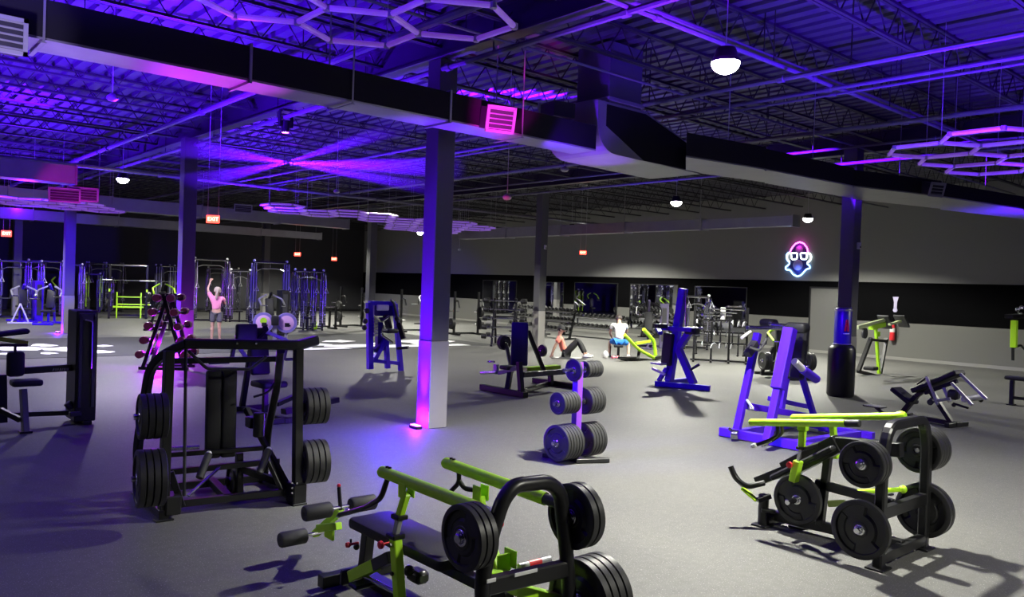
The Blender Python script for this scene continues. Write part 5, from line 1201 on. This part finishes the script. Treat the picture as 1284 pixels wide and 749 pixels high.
# storage rack with attachments
P0 = Z(900, 455); t = loc('storage_rack', 'black storage rack crowded with chrome bars and cable handles near the mirrors', 'storage rack'); m = MB()
for x in (-.75, -.25, .25, .75): m.bar((x, .0, 0), (x, 0, 1.65 if abs(x) > .5 else 1.35), .06, .06, bev=0).bar((x, -.35, .04), (x, .35, .04), .06, .06, bev=0)
for z in (.58, .9, 1.25): m.bar((-.75, 0, z), (.75, 0, z), .05, .05, bev=0)
m.bar((-.85, .1, .05), (.85, .1, .05), .06, .05, bev=0); m.build('frame', BLK, t); h = MB()
for x in range(9):
    for z in (.6, .92, 1.27): h.cyl((-.68 + x * .17, 0, z), (-.68 + x * .17, -.16, z + .03), .01, n=6)
h.build('hook', CHR, t); rk = at_px(t, 902, 455)
rnd = random.Random(3); kinds = []
def att(kind):
    t = loc('cable_attachment', '', 'cable attachment'); m = MB()
    if kind == 0: m.cyl((-.22, 0, -.06), (.22, 0, -.06), .016, n=8).cyl((0, 0, 0), (0, 0, -.06), .01, n=6)
    elif kind == 1: m.tube([(0, 0, 0), (-.07, 0, -.14), (.07, 0, -.14)], .01, 6, .01, True)
    elif kind == 2: m.tube([(-.2, 0, -.16), (-.1, 0, -.04), (0, 0, -.02), (.1, 0, -.04), (.2, 0, -.16)], .017, 8, .04)
    elif kind == 3: m.tube([(0, 0, 0), (-.03, 0, -.2), (-.04, 0, -.34)], .014, 8, .04).tube([(0, 0, 0), (.03, 0, -.2), (.04, 0, -.34)], .014, 8, .04).ball((-.04, 0, -.35), .03, 8).ball((.04, 0, -.35), .03, 8)
    m.build('grip', (CHR, CHR, SIL, RUB)[kind], t); MB().ball((0, 0, 0), .018, 8).build('carabiner', CHR, t); return t
AK = ['short straight bar', 'triangle handle', 'curved pull bar', 'black rope']; srcs = [att(k) for k in range(4)]; used = [0] * 4
for r_, z in enumerate((.92, 1.27, .6)):
    for x in range(9):
        k = rnd.choice((0, 1, 1, 2, 3) if r_ else (1, 1, 2, 3)); o = srcs[k] if not used[k] else copy_tree(srcs[k]); used[k] += 1
        o.location = wpos(rk, (-.68 + x * .17, -.12 - .05 * (x % 2), z)); o.rotation_euler = (0, 0, rk.rotation_euler.z + rnd.uniform(.9, 1.6))
        o['label'] = '%s on the %s row of the storage rack, %s hook from left' % (AK[k], ['middle', 'upper', 'lowest'][r_], ORD[x]); o['group'] = 'cable attachments on the storage rack'
for k in range(4):
    o = loc('training_bar', '%s of the chrome bars lying on top of the storage rack' % ['lowest', 'second', 'third', 'uppermost'][k], 'bar', 'chrome bars on the storage rack')
    MB().cyl((-.45, 0, 0), (.45, 0, 0), .018, n=8).build('shaft', CHR, o); MB().cyl((-.47, 0, 0), (-.3, 0, 0), .028, n=10).cyl((.47, 0, 0), (.3, 0, 0), .028, n=10).build('sleeve', CHR, o)
    place(o, wpos(rk, (.15 * k - .1, -.03 * k, 1.4 + .09 * k)), rk.rotation_euler.z + (.5, -.6, .2, 1.1)[k])
# white foam roller standing in the rack
t = loc('foam_roller', 'white foam roller standing upright in the storage rack', 'foam roller'); MB().cyl((0, 0, 0), (0, 0, .45), .075).build('foam_body', WHT, t); MB().lathe([(.03, .451), (.05, .455), (.06, .451)], n=16).build('core_ring', BLK, t); place(t, wpos(rk, (.05, .1, 1.18)))
c = at_px(cable_station('chrome cable tower behind the tall blue squat machine', .8, 1.9), 872, 438)
# black plate machine behind the hack squat
c = at_px(seat_machine('black plate loaded machine with lime post behind the blue hack squat', BLK, LIME, h=1.3), 985, 474, d=.5)
MB().bar((-.05, .0, .3), (-.05, 0, 1.0), .1, .1).build('lime_post', LIME, c); MB().bar((-.6, .1, .08), (.7, .1, .08), .08, .08).bar((-.6, .1, .08), (-.3, .1, .75), .07, .07).build('lower_rail', BLK, c)
for s_ in (-1, 1): load(c, (s_ * .5, -.05, .42), (s_, 0, 0), [(.225, .055)] * 3, 'the %s horn of the machine behind the hack squat' % ('left' if s_ < 0 else 'right'), gP)
load(c, (.5, .35, 1.02), (1, 0, 0), [(.2, .05)] * 3, 'the high horn of the machine behind the hack squat', gP)
for s_ in (-1, 1): MB().cyl((s_ * .1, -.05, .42), (s_ * .72, -.05, .42), .024).build('plate_horn', CHR, c)
# small floor items beside the people
p = Z(759, 449); t = thing('water_jug', p, 'small white jug on the floor right of the seated woman', 'jug'); MB().lathe([(0, 0), (.07, 0), (.08, .02), (.08, .15), (.05, .19), (.04, .21), (0, .22)], p, n=16).build('jug_body', WHT, t); MB().tube([p + V((.07, 0, .16)), p + V((.13, 0, .14)), p + V((.13, 0, .07)), p + V((.07, 0, .05))], .012, 6, .03).build('jug_handle', WHT, t)
p = Z(771, 450); t = thing('hand_weight', p, 'pink hand weight lying on the floor by the white jug', 'hand weight'); PK = mat('pink vinyl', (.8, .25, .3), .4); MB().cyl(p + V((-.1, 0, .04)), p + V((.1, 0, .04)), .018).build('handle', PK, t)
for s_ in (-1, 1): MB().cyl(p + V((s_ * .06, 0, .04)), p + V((s_ * .14, 0, .04)), .045).build('head', PK, t)
p = Z(788, 452); t = thing('foam_block', p, 'black step block on the floor beside the squatting man', 'block'); MB().box(p + V((0, 0, .05)), (.5, .25, .1), bev=.02).build('step_body', BLK, t); MB().box(p + V((0, 0, .102)), (.44, .2, .006)).build('grip_mat', DGR, t)
p = Z(720, 450); t = thing('exercise_mat', p, 'thin dark mat under the seated woman', 'mat'); MB().box(p + V((0, .1, .008)), (1.2, .6, .016), Matrix.Rotation(-.75, 3, 'Z'), .004).build('mat_sheet', DGR, t)

# ------------------------------------------------------------------ people
def skinned(name, verts, edges, radii, material, parent, sub=2, root=0):
    me = bpy.data.meshes.new(name); me.from_pydata([tuple(v) for v in verts], edges, [])
    o = bpy.data.objects.new(name, me); C.objects.link(o); o.parent = parent
    md = o.modifiers.new('skin', 'SKIN'); md.use_smooth_shade = True; md.branch_smoothing = .5
    for i, r in enumerate(radii):
        s_ = me.skin_vertices[0].data[i]; r = r if isinstance(r, tuple) else (r, r); s_.radius = r; s_.use_root = (i == root)
    sb = o.modifiers.new('sub', 'SUBSURF'); sb.levels = sub; sb.render_levels = sub
    me.materials.append(material); return o
def person(label, J, yaw, pos, shirt, shorts, hair, shoe, leg_mat=SKIN, hair_long=False, k=1.0, cap=None):
    """J: joint name -> local point (metres); front is -y"""
    t = loc('person', label, 'person'); J = {a: V(b) * k for a, b in J.items()}
    vs = []; ed = []; rd = []; ix = {}
    def add(n, p, r): ix[n] = len(vs); vs.append(p); rd.append(r); return ix[n]
    def ln(a, b): ed.append((ix[a], ix[b]))
    add('pel', J['pel'], (.135 * k, .10 * k)); add('waist', J['pel'].lerp(J['chest'], .45), (.115 * k, .085 * k)); ln('pel', 'waist')
    add('chest', J['chest'], (.145 * k, .10 * k)); ln('waist', 'chest'); add('neck', J['neck'], .052 * k); ln('chest', 'neck')
    hd = J['head']; add('jaw', J['neck'].lerp(hd, .45), .06 * k); ln('neck', 'jaw'); add('head', hd, (.085 * k, .1 * k)); ln('jaw', 'head'); add('top', hd + (hd - J['neck']).normalized() * .085 * k, .055 * k); ln('head', 'top')
    for s_ in 'LR':
        add('sh' + s_, J['sh' + s_], .052 * k); ln('chest', 'sh' + s_); add('el' + s_, J['el' + s_], .038 * k); ln('sh' + s_, 'el' + s_)
        add('wr' + s_, J['wr' + s_], .025 * k); ln('el' + s_, 'wr' + s_)
        d = (J['wr' + s_] - J['el' + s_]).normalized(); sd = d.cross(V((0, 1, 0))); sd = (sd if sd.length > .2 else d.cross(V((0, 0, 1)))).normalized()
        add('pa' + s_, J['wr' + s_] + d * .07 * k, (.032 * k, .016 * k)); ln('wr' + s_, 'pa' + s_)
        for q in range(4):
            b_ = J['wr' + s_] + d * .1 * k + sd * (q - 1.5) * .02 * k; add('f%d%s' % (q, s_), b_, .009 * k); ln('pa' + s_, 'f%d%s' % (q, s_))
            add('g%d%s' % (q, s_), b_ + (d * .9 + V((0, 0, -.35))).normalized() * (.06, .07, .065, .05)[q] * k, .0075 * k); ln('f%d%s' % (q, s_), 'g%d%s' % (q, s_))
        add('th' + s_, J['wr' + s_] + d * .05 * k + sd * .045 * k, .01 * k); ln('wr' + s_, 'th' + s_); add('tt' + s_, J['wr' + s_] + d * .09 * k + sd * .06 * k, .009 * k); ln('th' + s_, 'tt' + s_)
        add('hip' + s_, J['hip' + s_], .085 * k); ln('pel', 'hip' + s_); add('mid' + s_, J['hip' + s_].lerp(J['kn' + s_], .45), .078 * k); ln('hip' + s_, 'mid' + s_); add('kn' + s_, J['kn' + s_], .052 * k); ln('mid' + s_, 'kn' + s_)
        add('calf' + s_, J['kn' + s_].lerp(J['an' + s_], .35), .055 * k); ln('kn' + s_, 'calf' + s_); add('an' + s_, J['an' + s_], .034 * k); ln('calf' + s_, 'an' + s_)
        add('toe' + s_, J['toe' + s_], (.04 * k, .025 * k)); ln('an' + s_, 'toe' + s_)
    skinned('body', vs, ed, rd, SKIN, t)
    fw = J.get('look', V((0, -1, 0))); u = (hd - J['neck']).normalized(); fw = (fw - u * fw.dot(u)).normalized(); sx = fw.cross(u)
    f = MB()
    f.ball(hd + fw * .1 * k - u * .005 * k, .014 * k, 8, 1.6).build('nose', SKIN, t)
    f = MB()
    for s_ in (-1, 1): f.ball(hd + sx * s_ * .088 * k, .02 * k, 8, 1.4)
    f.build('ear', SKIN, t)
    f = MB()
    for s_ in (-1, 1): f.ball(hd + fw * .088 * k + sx * s_ * .033 * k + u * .022 * k, .011 * k, 8)
    f.build('eye', BLK, t); MB().bar(hd + fw * .092 * k - u * .05 * k - sx * .02, hd + fw * .092 * k - u * .05 * k + sx * .02, .008, .006, bev=0).build('mouth', mat('lip', (.45, .15, .13), .5), t)
    R = Matrix((sx, -fw, u)).transposed(); h = MB(); vv = []
    h.lathe([(0, .115), (.05, .108), (.085, .08), (.104, .035), (.106, -.01), (.098, -.05)], hd - fw * .018 * k + u * .012, u, 20)
    h.v = [v + (fw * -.02 if (v - hd).dot(fw) > 0 and (v - hd).dot(u) < .06 else V()) * 1.6 for v in h.v]
    if hair_long: h.tube([hd - fw * .1 + u * .05, hd - fw * .15 - u * .05, hd - fw * .12 - u * .25], .03, 8, .05)
    h.build('hair', hair, t)
    if cap:
        MB().lathe([(.11, -.012), (.118, 0), (.112, .06), (.07, .115), (0, .13)], hd - fw * .012 + u * .03, u, 20).box(hd + fw * .15 + u * .04, (.16, .12, .012), R, .005).build('cap', cap, t)
    def sub_skin(name, seq, material, extra=.014, sub=2):
        v2 = []; e2 = []; r2 = []
        for (n, p, r, par) in seq:
            v2.append(p); r2.append((r + extra) if not isinstance(r, tuple) else (r[0] + extra, r[1] + extra))
            if par is not None: e2.append((par, len(v2) - 1))
        skinned(name, v2, e2, r2, material, t, sub)
    sq = [('pel', J['pel'] + V((0, 0, .02)), (.138 * k, .1 * k), None), ('w', J['pel'].lerp(J['chest'], .45), (.12 * k, .09 * k), 0), ('c', J['chest'], (.15 * k, .105 * k), 1), ('n', J['chest'].lerp(J['neck'], .75), .07 * k, 2)]
    for s_ in 'LR':
        b_ = len(sq); sq.append(('s', J['sh' + s_], .056 * k, 2)); sq.append(('e', J['sh' + s_].lerp(J['el' + s_], .6), .05 * k, b_))
    sub_skin('shirt', sq, shirt, .022)
    sq = [('pel', J['pel'] + V((0, 0, .04)), (.13 * k, .1 * k), None)]
    for s_ in 'LR':
        b_ = len(sq); full = leg_mat is not SKIN
        sq.append(('h', J['hip' + s_], .09 * k, 0)); sq.append(('m', J['hip' + s_].lerp(J['kn' + s_], .45), .085 * k, b_)); sq.append(('k', J['hip' + s_].lerp(J['kn' + s_], 1.0 if full else .8), .06 * k if full else .075 * k, b_ + 1))
        if full: sq.append(('c', J['kn' + s_].lerp(J['an' + s_], .4), .058 * k, b_ + 2)); sq.append(('a', J['kn' + s_].lerp(J['an' + s_], .92), .04 * k, b_ + 3))
    sub_skin('leggings' if leg_mat is not SKIN else 'shorts', sq, shorts, .012)
    for s_ in 'LR':
        a_, b_ = J['an' + s_], J['toe' + s_]; d = (b_ - a_); d.z = 0; d = d.normalized() if d.length > .01 else V((0, -1, 0)); c_ = V((a_.x, a_.y, 0)) + d * .075
        c_.z = a_.z - .045; Rr = Matrix((V((d.y, -d.x, 0)), d, V((0, 0, 1)))).transposed()
        MB().pad(c_, (.095, .27, .08), Rr, .03).pad(c_ + V((0, 0, .035)) - d * .06, (.085, .13, .08), Rr, .03).build('shoe', shoe, t)
    place(t, pos, yaw); return t
WH = mat('white cotton', (.8, .8, .78), .7); BS = mat('blue shorts cloth', (.02, .2, .75), .6); SAL = mat('salmon cloth', (1, .30, .22), .7); PNK = mat('pink cloth', (.85, .3, .5), .65); GRY = mat('grey cloth', (.12, .12, .14), .6); BCL = mat('black cloth', (.02, .02, .022), .7); BLD = mat('light hair', (.45, .38, .33), .6)
# standing woman, back to the camera, left arm raised onto a post
p = Z(270, 429)
stand = dict(pel=(0, 0, .95), chest=(.0, .02, 1.27), neck=(.0, .0, 1.45), head=(.02, .0, 1.58), shL=(-.17, 0, 1.40), shR=(.17, 0, 1.38), elL=(-.27, .1, 1.62), elR=(.25, .12, 1.17), wrL=(-.2, .2, 1.83), wrR=(.2, .26, 1.2), hipL=(-.09, 0, .9), hipR=(.09, 0, .9), knL=(-.1, .02, .5), knR=(.1, -.02, .5), anL=(-.11, -.02, .08), anR=(.12, -.03, .08), toeL=(-.12, .12, .04), toeR=(.14, .12, .04), look=(0, 1, 0))
person('woman in a pink top and dark shorts standing with one arm raised, back to us', stand, facing(p), p, PNK, GRY, BLD, WHT, hair_long=True)
# seated woman, side on, leaning back on her hands, knees up
p = Z(708, 448)
sit = dict(pel=(0, 0, .12), chest=(-.14, 0, .42), neck=(-.16, 0, .6), head=(-.12, 0, .74), shL=(-.15, .17, .54), shR=(-.15, -.17, .54), elL=(-.26, .2, .3), elR=(-.28, -.2, .3), wrL=(-.34, .2, .08), wrR=(-.36, -.2, .08), hipL=(.04, .09, .12), hipR=(.04, -.09, .12), knL=(.38, .1, .46), knR=(.34, -.1, .5), anL=(.6, .1, .09), anR=(.54, -.1, .09), toeL=(.76, .1, .05), toeR=(.7, -.1, .05), look=(1, -.1, -.2))
person('person in a salmon shirt and dark cap sitting on the floor, leaning back', sit, facing(p), p, SAL, BCL, HAIR, WHT, leg_mat=BCL, k=1.08, cap=BCL)
# man squatting / half kneeling on a bench, back to the camera
p = Z(775, 449)
sq_ = dict(pel=(.02, -.05, .52), chest=(.02, .12, .88), neck=(.0, .2, 1.05), head=(-.02, .27, 1.16), shL=(-.19, .12, 1.0), shR=(.2, .12, 1.0), elL=(-.27, .22, .74), elR=(.24, .34, .78), wrL=(-.2, .34, .56), wrR=(.12, .42, .6), hipL=(-.09, -.04, .5), hipR=(.1, -.04, .5), knL=(-.26, .26, .46), knR=(.3, .22, .42), anL=(-.26, .1, .08), anR=(.3, .02, .08), toeL=(-.28, .27, .04), toeR=(.33, .2, .04), look=(0, 1, -.3))
person('man in a white shirt and blue shorts squatting beside the lime bench', sq_, facing(p), p, WH, BS, HAIR, WHT)
t = thing('flat_bench', Z(775, 449) + V((0, 0, 0)), 'low bench under the squatting man', 'bench')
b_ = V((t['_o'][0], t['_o'][1], 0)); a_ = facing(b_); R = Matrix.Rotation(a_, 3, 'Z')
MB().pad(b_ + R @ V((0, -.05, .37)), (.28, .6, .07), R, .02).build('bench_pad', VIN, t); MB().bar(b_ + R @ V((0, -.3, .03)), b_ + R @ V((0, .25, .03)), .06, .05).bar(b_ + R @ V((0, -.05, .03)), b_ + R @ V((0, -.05, .33)), .06, .06).build('bench_frame', BLK, t)
# ------------------------------------------------------------------ world and colour management
w = bpy.data.worlds.new('world'); bpy.context.scene.world = w; w.use_nodes = True
w.node_tree.nodes['Background'].inputs[0].default_value = (.25, .2, .5, 1); w.node_tree.nodes['Background'].inputs[1].default_value = .01
sc = bpy.context.scene
sc.view_settings.view_transform = 'Standard'; sc.view_settings.look = 'None'; sc.view_settings.gamma = 1; sc.view_settings.exposure = EXPO; sc.view_settings.use_curve_mapping = False
# thin stage haze with two violet beams fanning out from the moving head
hs = Z(360, 204, 4.35); hr_ = Rt.copy(); hr_.z = 0; hr_.normalize(); hf = V((-hr_.y, hr_.x, 0))
hz_ = bpy.data.materials.new('stage haze'); hz_.use_nodes = True; nt = hz_.node_tree; nt.nodes.remove(nt.nodes['Principled BSDF']); vs_ = nt.nodes.new('ShaderNodeVolumeScatter'); vs_.inputs['Density'].default_value = .02; vs_.inputs['Color'].default_value = (1, 1, 1, 1); vs_.inputs['Anisotropy'].default_value = 0
tc_ = nt.nodes.new('ShaderNodeTexCoord'); su_ = nt.nodes.new('ShaderNodeVectorMath'); su_.operation = 'SUBTRACT'; su_.inputs[1].default_value = (0, 0, 0); ln_ = nt.nodes.new('ShaderNodeVectorMath'); ln_.operation = 'LENGTH'
mr_ = nt.nodes.new('ShaderNodeMapRange'); mr_.inputs['From Min'].default_value = .12; mr_.inputs['From Max'].default_value = .5; mr_.inputs['To Min'].default_value = .024; mr_.inputs['To Max'].default_value = 0
nt.links.new(tc_.outputs['Object'], su_.inputs[0]); nt.links.new(su_.outputs[0], ln_.inputs[0]); nt.links.new(ln_.outputs['Value'], mr_.inputs['Value']); nt.links.new(mr_.outputs[0], vs_.inputs['Density'])
nt.links.new(vs_.outputs[0], nt.nodes['Material Output'].inputs['Volume'])
c_ = hs + hr_ * .5; Rz = Matrix((hr_, hf, V((0, 0, 1)))).transposed()
ho = MB().box((0, 0, 0), (1, 1, 1)).build('stage_haze', hz_); ho.matrix_world = Matrix.Translation(c_) @ Rz.to_4x4() @ Matrix.Diagonal((6.2, 2.4, 2.0, 1)); tag(ho, 'faint haze under the deck where the violet stage beams cross', 'haze', kind='stuff')
for (dx, dz, sz, e_) in ((1, .0, 9, 330000), (1, -.14, 7, 200000), (-1, .12, 14, 110000), (-1, -.25, 14, 90000), (.7, .25, 10, 80000)):
    light('SPOT', hs, e_, (.09, .002, 1), .03, hs + hr_ * dx * 3 + V((0, 0, dz * 3)), sz, .4)
sc.cycles.use_denoising = True; sc.cycles.max_bounces = 6; sc.cycles.diffuse_bounces = 3; sc.cycles.glossy_bounces = 4; sc.cycles.sample_clamp_indirect = 6; sc.cycles.use_light_tree = True
sc.cycles.caustics_reflective = False; sc.cycles.caustics_refractive = False
for o in bpy.data.objects:
    if '_o' in o: del o['_o']
    if 'fresh' in o: del o['fresh']
